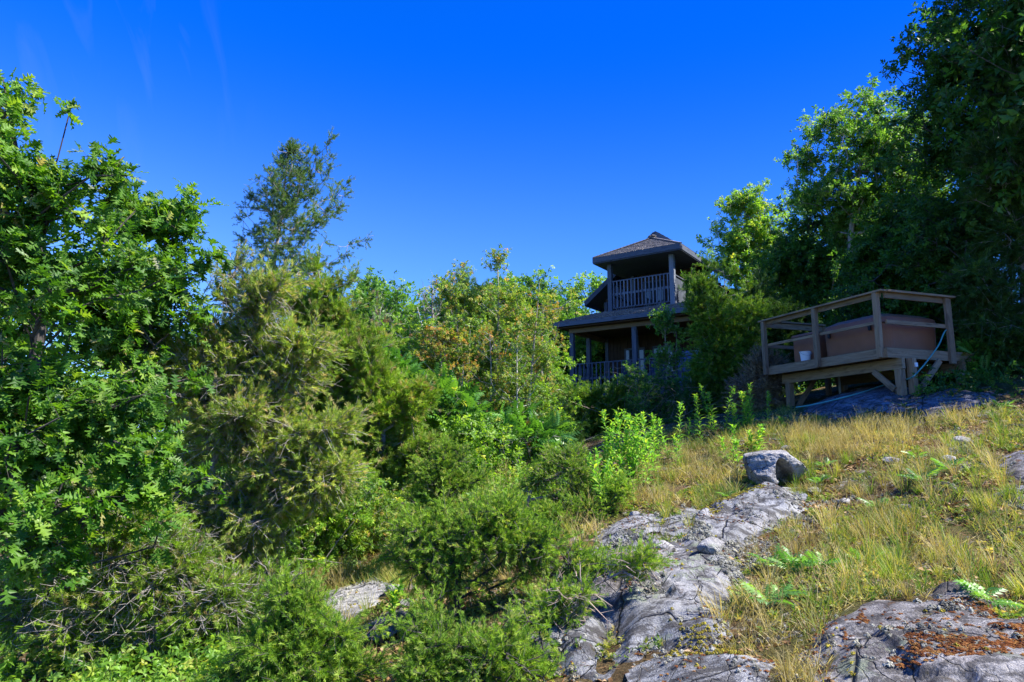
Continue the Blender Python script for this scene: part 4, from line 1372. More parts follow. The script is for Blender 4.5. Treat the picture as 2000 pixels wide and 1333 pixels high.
tree('cedar_tree', 'tall wind swept red cedar whose ragged leaning top stands against the sky', 'tree',
     [(505, 900), (515, 700), (530, 560), (546, 440), (556, 360), (566, 294)], [], 12.5, 'cedar', 'cedar_blue', 'bark_grey', r0=.12, rt=.005, seed=33, rise=.5, sc=.52, leafk=.9, dens=.9,
     ptsfn=lambda T: np.concatenate([conifer(T, [(.25, .85), (.5, .95), (.68, .58), (.8, .30), (.9, .13), (1, .02)], 95, 5, (.55, 0), .62, lat=.05), conifer([at(488, 600, 12.7), at(490, 500, 12.7), at(497, 388, 12.7)], [(.1, .2), (.6, .16), (1, .02)], 18, 6, (0, 0), .4)]), extra=bare_twigs(200, .3, 17))
tree('cedar_tree', 'rounded olive green cedar right of the broad twiggy juniper', 'tree',
     [(640, 1010), (645, 850), (650, 700), (640, 580)],
     [(625, 560, 45, 30), (590, 600, 60, 50), (665, 590, 40, 35), (640, 650, 80, 60), (700, 690, 50, 60), (640, 740, 100, 80), (700, 800, 90, 80), (650, 880, 110, 80)],
     12.0, 'cedar', 'juni', 'bark_grey', n=560, r0=.10, rt=.006, seed=34, rise=.3, gate=.12, gfreq=1.0, sc=.9)
tree('cedar_tree', 'dense bright green cedar filling the hollow left of the thin saplings', 'tree',
     [(750, 1010), (750, 900), (745, 780), (740, 690)],
     [(735, 740, 50, 50), (790, 800, 50, 60), (720, 860, 90, 80), (790, 900, 60, 60), (700, 960, 90, 50)],
     11.5, 'cedar', 'juni', 'bark_grey', n=420, r0=.08, rt=.006, seed=35, rise=.3, gate=.15, sc=.9)

# --- behind, left and middle
B = lambda *a, **k: tree(*a, **k)
tree('oak_tree', 'distant rounded oak showing over the olive cedar against the sky', 'tree', [(690, 900), (700, 760), (705, 640)],
     [(690, 565, 30, 22), (722, 572, 22, 22), (705, 610, 50, 30), (730, 650, 55, 40), (680, 680, 60, 50)], 19, 'broad', 'broad', 'bark_grey', n=260, r0=.12, rt=.008, seed=41, sc=.9)
tree('oak_tree', 'smaller distant oak stepping down to the right of the rounded one', 'tree', [(770, 900), (770, 760), (765, 640)],
     [(765, 605, 26, 22), (785, 640, 30, 30), (745, 660, 40, 40), (780, 700, 50, 50), (740, 730, 60, 40)], 18, 'broad', 'broad', 'bark_grey', n=240, r0=.10, rt=.007, seed=42, sc=.9)
for q, (px, top, w_, Yd, lab) in enumerate([(60, 700, 130, 24, 'distant broad tree far behind the near oak on the left'), (250, 690, 110, 22, 'distant broad tree glimpsed between the near oak and the twiggy juniper'), (430, 690, 110, 25, 'distant broad tree glimpsed behind the twiggy juniper trunk'),
                                   (600, 690, 100, 26, 'distant broad tree behind the leaning cedar and the olive cedar'), (820, 735, 80, 27, 'distant broad tree low behind the birch'), (940, 700, 90, 28, 'distant broad tree behind the thin saplings')]):
    tree('oak_tree', lab, 'tree', [(px, 950), (px + 5, 850), (px, top + 60)], [(px, top + 40, w_ * .6, 40), (px - w_ * .4, top + 110, w_ * .6, 70), (px + w_ * .5, top + 100, w_ * .6, 70), (px, top + 190, w_, 70)],
         Yd, 'broad', 'broad', 'bark_grey', n=260, r0=.12, rt=.008, seed=150 + q, sc=1.2)
tree('bare_tree', 'leafless grey tree with fine twigs between the smaller oak and the birch', 'tree', [(735, 830), (742, 740), (735, 660), (745, 600)],
     [(740, 640, 35, 30), (715, 670, 25, 30), (765, 655, 25, 30)], 16, 'cedar', 'dead', 'bark_grey', n=60, r0=.04, rt=.005, seed=43, dens=.6, bare=.95)
tree('birch_tree', 'slender white trunked birch with light green leaves left of the orange sapling', 'tree', [(812, 800), (818, 760), (826, 700), (828, 655), (815, 600)],
     [(805, 665, 35, 25), (790, 720, 50, 50), (835, 690, 20, 30), (800, 780, 60, 40)], 15.5, 'broad', 'broad_light', 'bark_pale', n=150, r0=.055, rt=.007, seed=44, sc=.8)
tree('bare_tree', 'leafless dark stemmed sapling poking into the sky above the orange leaves', 'tree', [(845, 760), (846, 660), (844, 600), (845, 545)],
     [(845, 570, 12, 22), (838, 620, 20, 30), (855, 610, 12, 30)], 16.5, 'cedar', 'dead', 'bark_grey', n=40, r0=.05, rt=.008, seed=45, dens=.5, bare=1, tmin=.4)
tree('sapling', 'thin sapling with orange brown autumn leaves at mid height beside the birch', 'tree', [(872, 925), (865, 820), (862, 720), (858, 650)],
     [(845, 655, 28, 16), (880, 668, 25, 12), (862, 705, 35, 15), (885, 745, 40, 25), (860, 770, 35, 20), (870, 790, 50, 20)], 14.5, 'broad', 'autumn', 'bark_grey', n=64, r0=.03, rt=.005, seed=46, bk=.5, sc=.5, gate=.25)
tree('sapling', 'tall thin sapling with clusters of tan leaves at its top left of the tufted one', 'tree', [(905, 900), (898, 760), (893, 640), (890, 560), (888, 535)],
     [(889, 550, 9, 16, 0, 2), (893, 572, 18, 12), (872, 580, 12, 7), (885, 610, 14, 16), (905, 600, 14, 8), (888, 650, 22, 14), (905, 700, 30, 20)], 15, 'broad', 'yellowing', 'bark_grey', n=60, r0=.03, rt=.005, seed=47, bk=.5, sc=.5, gate=.1)
tree('sapling', 'tallest thin sapling with a single leafy tuft high over the thicket', 'tree', [(950, 890), (965, 780), (972, 660), (974, 570), (971, 522)],
     [(971, 521, 10, 4, 0, 6), (985, 575, 20, 10), (970, 590, 30, 14), (1000, 610, 30, 20), (985, 650, 30, 20), (960, 700, 30, 25), (1010, 700, 30, 20)], 15, 'broad', 'yellowing', 'bark_grey', n=64, r0=.05, rt=.006, seed=48, bk=.5, sc=.5, gate=.15)
tree('sapling', 'slanting sapling with yellow green leaves nearest the porch roof corner', 'tree', [(1012, 960), (1030, 820), (1040, 700), (1050, 600), (1054, 550)],
     [(1048, 590, 20, 20), (1038, 640, 35, 30), (1015, 660, 30, 20), (1055, 690, 28, 30), (1030, 730, 40, 30), (1000, 770, 40, 30), (1050, 780, 35, 30)], 14.5, 'broad', 'yellowing', 'bark_grey', n=60, r0=.045, rt=.006, seed=49, bk=.6, sc=.5, gate=.2)
tree('sapling', 'forked dark stemmed sapling leaning right below the porch roof corner', 'tree', [(1040, 950), (1052, 850), (1062, 770), (1078, 690), (1092, 630)],
     [(1075, 720, 18, 24), (1055, 780, 32, 30), (1070, 830, 35, 30), (1030, 830, 40, 30)], 15, 'broad', 'broad_light', 'bark', n=85, r0=.04, rt=.006, seed=50, bk=.6, sc=.5, gate=.2)
tree('sapling', 'pale stemmed sapling with light green leaves in the middle of the thicket', 'tree', [(1000, 930), (1002, 800), (1010, 700), (1012, 620)],
     [(1000, 640, 25, 25), (930, 700, 40, 30), (920, 760, 50, 40), (980, 760, 50, 40), (940, 820, 60, 40)], 15.5, 'broad', 'broad_light', 'bark_pale', n=80, r0=.045, rt=.006, seed=51, bk=.6, sc=.55, gate=.15)
tree('oak_tree', 'rounded green oak crown behind the saplings left of the house', 'tree', [(1040, 880), (1040, 750), (1040, 640)],
     [(1040, 562, 35, 20), (1000, 580, 40, 22), (1065, 590, 35, 30), (1020, 620, 70, 40), (1080, 640, 40, 40), (1050, 680, 70, 50)], 31, 'broad', 'broad', 'bark_grey', n=330, r0=.14, rt=.008, seed=52, sc=1.2)
tree('cedar_tree', 'dark green cedar behind the tan leaved sapling', 'tree', [(925, 900), (925, 760), (918, 620), (912, 570)],
     [(912, 590, 18, 25), (935, 605, 30, 25), (900, 640, 50, 40), (945, 660, 50, 40), (920, 720, 70, 50), (860, 690, 40, 50), (900, 790, 80, 50)], 18.5, 'cedar', 'cedar_blue', 'bark_grey', n=380, r0=.12, rt=.007, seed=53, sc=1.2, rise=.4)
tree('oak_tree', 'sunlit yellow green tree beyond the left gable of the house', 'tree', [(1130, 860), (1135, 740), (1140, 640)],
     [(1150, 572, 30, 16), (1125, 592, 30, 20), (1170, 590, 30, 30), (1110, 640, 50, 40), (1150, 680, 60, 50), (1100, 720, 60, 50)], 33, 'broad', 'broad_light', 'bark_grey', n=330, r0=.16, rt=.011, seed=54, sc=1.4)
tree('oak_tree', 'leafy tree seen through the open left end of the porch', 'tree', [(1140, 900), (1145, 800), (1150, 700)],
     [(1140, 700, 50, 50), (1180, 720, 40, 50), (1110, 750, 60, 50)], 31, 'broad', 'broad_light', 'bark_grey', n=200, r0=.14, rt=.010, seed=55, sc=1.4)
tree('shrub', 'broad leaved light green shrub at the foot of the thin saplings', 'shrub', [(885, 960), (890, 900), (890, 850)],
     [(870, 860, 60, 40), (930, 880, 60, 40), (840, 910, 60, 30), (900, 930, 70, 25), (800, 930, 50, 35)], 13, 'broad', 'broad_light', 'bark_grey', n=260, r0=.03, rt=.004, seed=56, sc=.65, gate=.2)
tree('shrub', 'yellow tinged leafy shrub in the hollow behind the foreground junipers', 'shrub', [(700, 1090), (705, 1040), (710, 1010)],
     [(690, 1030, 60, 35), (740, 1060, 50, 30), (660, 1070, 50, 30), (720, 1000, 50, 25)], 10.3, 'broad', 'yellowing', 'bark_grey', n=150, r0=.02, rt=.003, seed=57, sc=.45, gate=.2)
tree('shrub', 'bright green leafy shrub between the twiggy juniper and the yellow tinged shrub', 'shrub', [(620, 1110), (620, 1060), (615, 1000)],
     [(620, 1000, 60, 40), (590, 1050, 60, 35), (660, 960, 50, 30)], 9.8, 'broad', 'broad_light', 'bark_grey', n=190, r0=.02, rt=.003, seed=58, sc=.42, gate=.15)
tree('sumac', 'dark green sumac with long drooping leaves in the shade left of the house', 'shrub', [(995, 940), (1000, 890), (1000, 850)],
     [(985, 850, 45, 25), (1030, 845, 35, 25), (1000, 890, 50, 20), (1060, 870, 30, 25)], 13.5, 'pinnate', 'sumac', 'bark_grey', n=26, r0=.03, rt=.007, seed=59)
tree('sumac', 'sumac with feathery leaves between the birch and the thin saplings', 'shrub', [(860, 900), (862, 850), (862, 800)],
     [(860, 790, 35, 25), (895, 830, 30, 25), (835, 830, 30, 20)], 13.2, 'pinnate', 'sumac', 'bark_grey', n=30, r0=.03, rt=.007, seed=60)
tree('sumac', 'lighter sumac further left showing a few reddish leaves', 'shrub', [(745, 820), (738, 770), (735, 730)],
     [(735, 725, 35, 18), (760, 745, 30, 18), (710, 740, 25, 18)], 13.4, 'pinnate', 'sumac', 'bark_grey', n=26, r0=.03, rt=.007, seed=61)

def copy_tree(r, loc, rz, sc):
    c = r.copy(); C.objects.link(c); c.location = loc; c.rotation_euler = (0, 0, rz); c.scale = (sc, sc, sc)
    for ch in list(r.children):
        k = ch.copy(); C.objects.link(k); k.parent = c
    return c
protos = []
THIN = ['%s leaved thin sapling, leftmost of its colour in the thicket beside the house' % c for c in ('yellowing', 'light green', 'orange brown')]
ORD = ['second', 'third', 'fourth', 'fifth', 'sixth', 'seventh']
for q, (mat, bk_) in enumerate([('yellowing', 'bark_pale'), ('broad_light', 'bark_pale'), ('autumn', 'bark_grey')]):
    x0 = 1000 + 30 * q
    protos.append(tree('thin_sapling', THIN[q], 'tree',
        [(x0, 940), (x0 + 4, 820), (x0 - 3, 700), (x0 + 2, 600)], [(x0, 615, 10, 18), (x0 + 8, 660, 20, 14), (x0 - 12, 700, 22, 16), (x0 + 10, 750, 26, 18), (x0 - 8, 800, 26, 18)],
        16, 'broad', mat, bk_, n=42, r0=.036, rt=.006, seed=160 + q, sc=.42, group='thin saplings in the thicket', gate=.1, bk=.7))
THINC = []
for q, (px, Yd, s_) in enumerate([(790, 14.5, .8), (835, 15.5, .95), (870, 17, 1.0), (915, 15.8, .9), (935, 17.5, 1.05), (958, 14.2, .85), (985, 16.5, 1.0), (1020, 17.5, .95), (1045, 15.2, .9), (1060, 16.8, .95), (1070, 18, .8), (900, 13.8, .7), (1010, 14, .75), (768, 16.5, .9)]):
    P_ = at(px, 900, Yd); P_[2] = h1(P_[0], P_[1]) - .05
    THINC.append((px, q % 3, copy_tree(protos[q % 3], P_, q * 1.7, s_)))
for kk in range(3):
    al_ = sorted([(a_[0], a_[2]) for a_ in THINC if a_[1] == kk] + [(1000 + 30 * kk, protos[kk])], key=lambda t: t[0])
    for w_, (_, ob) in enumerate(al_):
        if w_: ob['label'] = '%s leaved thin sapling, %s from the left of its colour in the thicket' % (('yellowing', 'light green', 'orange brown')[kk], ORD[w_ - 1])
        else: ob['label'] = THIN[kk]

# --- round the house
tree('cedar_tree', 'dark bushy cedar in front of the porch railing left of the middle post', 'tree', [(1165, 940), (1165, 860), (1165, 780)],
     [(1150, 800, 38, 18), (1222, 785, 36, 18), (1180, 825, 80, 32), (1120, 825, 45, 40), (1160, 860, 80, 40), (1100, 870, 50, 40)], 19.5, 'cedar', 'cedar', 'bark_grey', n=420, r0=.10, rt=.007, seed=71, sc=1.25, rise=.3)
tree('cedar_tree', 'low dark cedar below the porch at the edge of the grass', 'tree', [(1090, 960), (1095, 900), (1095, 850)],
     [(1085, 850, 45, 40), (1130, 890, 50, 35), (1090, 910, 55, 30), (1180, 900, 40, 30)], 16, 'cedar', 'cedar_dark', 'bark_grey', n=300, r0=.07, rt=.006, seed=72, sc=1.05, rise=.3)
tree('cedar_tree', 'cedar hiding the right end of the porch with sunlit lacy sprays', 'tree', [(1400, 850), (1402, 760), (1405, 650), (1415, 560), (1412, 528)],
     [(1410, 545, 22, 18), (1375, 585, 45, 22), (1425, 590, 45, 30), (1385, 630, 45, 28), (1440, 640, 50, 35), (1415, 680, 65, 35), (1440, 710, 60, 40), (1385, 735, 45, 30), (1410, 780, 65, 35)], 18.5, 'cedar', 'cedar', 'bark_grey', n=560, r0=.10, rt=.007, seed=73, sc=1.1, rise=.35, gate=.2, gfreq=.9)
tree('cedar_tree', 'shaded cedar thicket between the house and the wooden deck', 'tree', [(1480, 820), (1480, 720), (1478, 620)],
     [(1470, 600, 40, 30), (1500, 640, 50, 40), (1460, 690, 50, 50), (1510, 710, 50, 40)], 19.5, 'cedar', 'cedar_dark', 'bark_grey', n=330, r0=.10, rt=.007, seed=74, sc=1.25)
tree('sapling', 'small maple with one orange leaf cluster in front of the porch roof edge', 'tree', [(1300, 850), (1302, 760), (1300, 690), (1299, 640)],
     [(1299, 628, 22, 18, 0, 2), (1285, 665, 14, 8), (1312, 662, 12, 8), (1300, 700, 26, 8)], 21, 'broad', 'broad', 'bark_grey', n=34, r0=.03, rt=.006, seed=75, bk=.4, sc=.6, gate=0)
tree('shrub', 'pale leaved shrub with forked bare stems below the middle porch post', 'shrub', [(1262, 860), (1250, 790), (1240, 745)],
     [(1235, 745, 22, 14), (1262, 752, 16, 12), (1290, 750, 20, 12), (1300, 790, 30, 20), (1250, 790, 30, 20)], 18.5, 'broad', 'broad', 'bark_tan', n=75, r0=.03, rt=.006, seed=76, sc=.5, extra=bare_twigs(50, .8, 8))
tree('shrub', 'dark shrub with bare pinkish stems under the right end of the porch', 'shrub', [(1330, 880), (1340, 800), (1350, 740)],
     [(1330, 770, 40, 30), (1350, 820, 40, 25), (1290, 830, 50, 25)], 18, 'broad', 'broad_dark', 'bark_tan', n=110, r0=.03, rt=.006, seed=77, sc=.5, extra=bare_twigs(70, .8, 9))
tree('juniper_shrub', 'half dead brown juniper bush beside the left deck post', 'shrub', [(1500, 830), (1500, 780), (1500, 740)],
     [(1500, 735, 35, 22), (1475, 765, 40, 25), (1485, 795, 30, 16)], 16.6, 'juni', 'dead', 'bark_grey', n=170, r0=.04, rt=.005, seed=78, sc=1.2, extra=bare_twigs(250, .4, 10))
tree('oak_tree', 'airy light green tree behind the right side of the house roof', 'tree', [(1490, 830), (1490, 680), (1480, 540), (1475, 430)],
     [(1480, 385, 30, 16), (1450, 420, 40, 25), (1505, 415, 40, 28), (1420, 465, 32, 20), (1470, 470, 55, 30), (1530, 470, 40, 30), (1440, 510, 40, 25), (1500, 540, 70, 40), (1550, 400, 12, 12)],
     24, 'broad', 'broad_light', 'bark_grey', n=330, r0=.14, rt=.008, seed=79, sc=.85, gate=.35, gfreq=1.8)
tree('maple_tree', 'tall airy tree with spaced leaf clumps above the wooden deck', 'tree', [(1680, 820), (1670, 650), (1660, 480), (1680, 330), (1690, 230)],
     [(1625, 262, 28, 20), (1588, 318, 26, 32), (1690, 210, 32, 16), (1730, 205, 45, 26), (1660, 260, 35, 30), (1775, 250, 35, 40), (1640, 350, 45, 25), (1720, 300, 70, 50), (1600, 380, 30, 22), (1690, 400, 90, 50), (1780, 350, 60, 60)],
     20, 'broad', 'broad', 'bark_grey', n=520, r0=.16, rt=.008, seed=80, sc=.85, gate=.3, gfreq=1.7)
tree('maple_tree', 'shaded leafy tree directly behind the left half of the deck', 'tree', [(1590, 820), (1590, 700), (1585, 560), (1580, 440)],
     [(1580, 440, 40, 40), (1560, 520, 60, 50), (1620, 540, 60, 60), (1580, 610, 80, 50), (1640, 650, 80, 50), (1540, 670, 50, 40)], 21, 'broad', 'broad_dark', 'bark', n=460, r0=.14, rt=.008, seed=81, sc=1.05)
tree('maple_tree', 'big dark maple towering in the top right corner', 'tree', [(1940, 800), (1930, 600), (1930, 350), (1940, 100), (1950, -80)],
     [(1840, 10, 35, 30), (1870, 60, 60, 50), (1800, 100, 35, 30), (1850, 150, 80, 60), (1830, 220, 60, 50), (1950, 100, 90, 90), (1960, 260, 90, 90), (1870, 300, 80, 70), (1960, -60, 130, 80), (1900, 420, 110, 80), (1830, 480, 80, 70), (2080, 100, 100, 180), (2080, 380, 100, 180)],
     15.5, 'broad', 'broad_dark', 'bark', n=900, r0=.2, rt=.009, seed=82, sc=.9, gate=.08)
tree('cedar_tree', 'dense black green cedar overlapping the big maple at the right edge', 'tree', [(2010, 850), (2000, 600), (1990, 300), (1985, 40)],
     [(1975, 80, 40, 60), (1985, 200, 70, 80), (1960, 330, 80, 80), (2000, 450, 90, 90), (1940, 560, 90, 70), (2010, 640, 100, 80), (1950, 680, 60, 50)],
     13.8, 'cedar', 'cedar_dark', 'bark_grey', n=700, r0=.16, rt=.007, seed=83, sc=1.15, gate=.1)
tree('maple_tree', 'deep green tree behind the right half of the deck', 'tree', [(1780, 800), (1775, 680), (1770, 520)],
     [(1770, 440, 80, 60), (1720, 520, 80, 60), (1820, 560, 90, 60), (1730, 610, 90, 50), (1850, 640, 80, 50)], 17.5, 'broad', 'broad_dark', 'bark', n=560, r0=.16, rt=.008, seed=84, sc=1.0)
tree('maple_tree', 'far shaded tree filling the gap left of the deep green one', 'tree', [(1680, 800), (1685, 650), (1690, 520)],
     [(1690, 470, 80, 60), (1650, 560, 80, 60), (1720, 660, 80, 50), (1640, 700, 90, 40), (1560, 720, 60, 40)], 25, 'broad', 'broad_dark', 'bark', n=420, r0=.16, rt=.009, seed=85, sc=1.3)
tree('shrub', 'deeply shaded leafy shrub right of the deck where the hose hangs', 'shrub', [(1900, 780), (1900, 730), (1900, 700)],
     [(1905, 712, 35, 22), (1945, 690, 50, 30), (1990, 700, 45, 35), (1920, 745, 50, 20)], 14.0, 'pinnate', 'sumac', 'bark', n=110, r0=.03, rt=.005, seed=86, sc=.85)
# trees to the right, part in and part out of the frame: they shade the deck and the house
for k, (x, y, hgt, w_, lab) in enumerate([(13.6, 13.7, 12.5, 3.5, 'shade giving maple just outside the right edge behind the cedar')]):
    z = h1(x, y)
    r_ = empty('maple_tree', (x, y, z)); tag(r_, lab, 'tree')
    bl = [(A([x, y, z + hgt * .62]), A([w_, w_, hgt * .34]), 1), (A([x - w_ * .5, y - .5, z + hgt * .42]), A([w_ * .7, w_ * .7, hgt * .22]), 1), (A([x + w_ * .4, y + .5, z + hgt * .35]), A([w_ * .7, w_ * .7, hgt * .2]), 1)]
    p = sample_blobs(bl, 420, 90 + k, .6, .1, .6)
    N, par, tips = skeleton([A([x, y, z - .1]), A([x + .2, y, z + hgt * .4]), A([x, y, z + hgt * .9])], p, .6, .45, 90 + k, .06, 14, .2)
    w1, c1 = MB(), MB()
    wood(w1, N, par, .2, .01); foliage(c1, w1, N[tips], A([x, y, z + hgt * .5]), 'broad', 90 + k, 1.0, 1.7)
    w1.build('trunk', M['bark'], r_); c1.build('crown', M['broad_dark'], r_)

# --- foreground junipers
tree('juniper_shrub', 'bright green foreground juniper with a dark trunk at bottom centre', 'shrub', [(885, 1235), (893, 1160), (900, 1090), (930, 1030), (960, 1000)],
     [(930, 1020, 90, 35), (850, 1060, 60, 45), (1000, 1060, 90, 45), (1100, 1075, 80, 40), (900, 1105, 80, 35), (1060, 1120, 70, 30), (825, 1100, 30, 25), (1160, 1120, 50, 22, -.3), (1230, 1120, 35, 14, -.5)],
     6.4, 'juni', 'pine', 'bark', n=260, r0=.05, rt=.004, seed=101, sc=.75, rise=.2, gate=.5, gfreq=2.6, extra=bare_twigs(350, .3, 12), dens=.9)
tree('juniper_shrub', 'low spreading juniper branches in front of the slab at the bottom edge', 'shrub', [(880, 1400), (900, 1330), (930, 1280)],
     [(860, 1260, 55, 30), (930, 1300, 90, 35), (1050, 1310, 90, 30), (1130, 1270, 60, 20), (860, 1330, 70, 30), (1160, 1320, 70, 20), (1000, 1240, 40, 15)],
     4.9, 'juni', 'pine', 'bark', n=190, r0=.04, rt=.0033, seed=102, sc=.62, rise=.1, gate=.4, gfreq=3, extra=bare_twigs(120, .3, 13), dens=.9)
tree('juniper_shrub', 'thin juniper branches creeping across the left side of the main slab', 'shrub', [(960, 1330), (1000, 1260), (1060, 1200), (1130, 1160), (1230, 1110)],
     [(1080, 1185, 80, 22), (1180, 1150, 60, 14), (1240, 1110, 35, 10), (1040, 1255, 70, 22), (1150, 1285, 90, 22), (1120, 1225, 50, 12)],
     5.5, 'juni', 'pine', 'bark_tan', n=120, r0=.03, rt=.003, seed=107, sc=.62, rise=.1, gate=.3, gfreq=3, extra=bare_twigs(160, .3, 18), dens=.7, bk=.6)
tree('juniper_shrub', 'bright green juniper mound at the bottom edge left of centre', 'shrub', [(590, 1420), (595, 1340), (600, 1270)],
     [(590, 1215, 50, 35), (560, 1270, 70, 45), (640, 1270, 50, 40), (600, 1320, 100, 40), (690, 1320, 50, 30), (500, 1330, 50, 30)],
     5.3, 'juni', 'pine', 'bark', n=240, r0=.04, rt=.003, seed=103, sc=.7, rise=.3, gate=.35, gfreq=2.6, extra=bare_twigs(60, .3, 14))
tree('juniper_shrub', 'small bent juniper with a pale tan trunk in front of the shaded grass', 'shrub', [(1018, 990), (1035, 965), (1060, 938), (1090, 910), (1120, 892)],
     [(1110, 890, 45, 14), (1080, 915, 50, 20), (1130, 925, 40, 22), (1050, 940, 30, 12), (1160, 960, 50, 20), (1100, 975, 40, 18)],
     9.6, 'juni', 'pine', 'bark_tan', n=150, r0=.055, rt=.004, seed=104, bk=.6, sc=.65, rise=.1, gate=.2, gfreq=2.4, extra=bare_twigs(90, .3, 15))
tree('juniper_shrub', 'gnarled open juniper with twisted dark stems behind the foreground one', 'shrub', [(858, 1030), (868, 985), (862, 950), (872, 915)],
     [(870, 905, 50, 18), (835, 935, 45, 20), (905, 940, 40, 20), (870, 975, 60, 20), (820, 990, 50, 25), (920, 1000, 50, 20)],
     9.0, 'juni', 'pine', 'bark', n=170, r0=.05, rt=.004, seed=105, bk=.6, sc=.65, rise=.2, gate=.25, gfreq=2.2, extra=bare_twigs(120, .3, 16))
tree('juniper_shrub', 'low green juniper sprawl on the slope right of the gnarled one', 'shrub', [(1180, 1030), (1180, 1005), (1185, 990)],
     [(1130, 985, 45, 16), (1190, 965, 30, 12), (1090, 1005, 45, 18), (1040, 1015, 50, 18)],
     8.6, 'juni', 'pine', 'bark', n=100, r0=.03, rt=.003, seed=106, bk=.6, sc=.6, rise=.2, gate=.2, gfreq=2.2)

# --- weeds: stems with leaves all the way up
def weed(name, label, base, hgt, seed, mat='weed', lsc=1.0, group=None, lean=.14, nst=1, spread=0.0, tuft=True):
    g = np.random.default_rng(seed)
    root = empty(name, base); tag(root, label, 'plant', group)
    for q in range(nst):
        sm, lm = MB(), MB()
        b = base + A([g.normal(0, spread), g.normal(0, spread), 0]); b[2] = h1(b[0], b[1]) - .02
        h_ = hgt * g.uniform(.5, 1.08)
        top = b + A([g.normal(0, lean) * h_, g.normal(0, lean) * h_, h_])
        pth = smooth_path([b, (b + top) / 2 + g.normal(0, .02, 3) * h_, top], 10)
        polytube(sm, pth, .006, .0025, 4)
        n = int(46 * h_ / .9)
        t = np.linspace(.08, .99, n)
        P = A([np.interp(t * 9, np.arange(10), pth[:, i]) for i in range(3)]).T
        a = np.arange(n) * 2.4 + g.uniform(-.3, .3, n)
        D = np.column_stack([np.cos(a), np.sin(a), .55 + .4 * t + g.normal(0, .2, n)])
        L = (.14 * (1 - .55 * t) + .03) * lsc * g.uniform(.7, 1.2, n)
        scatter(lm, T_LF, P, D, np.tile(A([0, 0, 1.0]), (n, 1)) + g.normal(0, .2, (n, 3)), np.column_stack([L, L * .55, L]))
        if tuft:
            m = 16
            P = np.tile(top, (m, 1)) + g.normal(0, .015, (m, 3)) - A([0, 0, 1]) * g.uniform(0, .14, (m, 1))
            D = g.normal(0, .6, (m, 3)) + A([0, 0, 1.0])
            scatter(lm, T_LF, P, D, g.normal(0, 1, (m, 3)), np.full(m, .055))
        sm.build('stem', M['stem'], root); lm.build('leaves', M[mat], root)
    return root
k = 0
for (px, py, hp, n_, lab) in [
    (1195, 960, 110, 4, 'leafy green stalks at the left end of the tall weed patch'),
    (1222, 955, 130, 5, 'tallest leafy stalks in the middle of the weed patch'),
    (1250, 925, 110, 5, 'leafy stalks at the right end of the weed patch near the bare twigs'),
    (1180, 985, 90, 3, 'shorter leafy stalks in front of the weed patch on its left'),
    (1208, 980, 85, 3, 'shorter leafy stalks in front of the weed patch in its middle'),
    (1312, 905, 95, 3, 'separate clump of leafy stalks right of the weed patch'),
    (1355, 860, 80, 2, 'slim leafy stalks between the separate clump and the big stalks'),
    (1425, 850, 90, 4, 'yellow topped leafy stalks in front of the cedar thicket'),
    (1462, 845, 80, 3, 'leafy stalks just right of the yellow topped ones'),
    (1495, 880, 65, 2, 'thin leafy stalks in grass left of the dry grass'),
    (1545, 835, 32, 1, 'single short leafy stalk at the foot of the left deck post'),
    (1440, 905, 60, 2, 'leafy stalks in grass uphill from the boulder')]:
    b = hit(px, py); k += 1
    weed('leafy_weed', lab, b, hp * b[1] / FPX * 1.1, 200 + k, nst=int(n_ * 1.8), spread=.15, group='leafy stalks along the edge of the trees')
for (px, py, hp, n_, lab) in [(765, 1205, 70, 2, 'leafy stalk beside the grey pointed stone'), (510, 1330, 100, 2, 'pale green leafy stalks at the bottom edge left of centre'), (548, 1300, 90, 2, 'drooping leafy stalks right of the pale green ones at the bottom'),
                              (455, 910, 40, 1, 'short green stalk seen inside the twiggy juniper')][:3]:
    b = hit(px, py); k += 1
    weed('leafy_weed', lab, b, hp * b[1] / FPX, 200 + k, nst=n_, spread=.06)

# seedlings with feathery leaves
def seedling(label, px, py, size, n, seed):
    size *= .62
    g = np.random.default_rng(seed)
    b = hit(px, py)
    root = empty('sumac_seedling', b); tag(root, label, 'plant', 'sumac seedlings on the slope')
    sm, lm = MB(), MB()
    top = b + A([0, 0, size * .35])
    polytube(sm, [b - A([0, 0, .03]), top], .006, .003, 5)
    a = np.arange(n) * 2.4 + g.random()
    D = np.column_stack([np.cos(a), np.sin(a), g.uniform(.4, 1.6, n)])
    P = b + (top - b) * g.uniform(.4, 1, (n, 1))
    scat_many(lm, T_PIN, P, D, np.tile(A([0, 0, 1.0]), (n, 1)), size * g.uniform(.7, 1.1, n))
    sm.build('stem', M['stem'], root); lm.build('leaves', M['sumac_light'], root)
M['sumac_light'] = leafmat('seedling_leaf', [(0, (0.05, 0.15, 0.03)), (0.6, (0.09, 0.22, 0.04)), (1, (0.16, 0.30, 0.06))], .35, 1.4, .4, .4, .15)
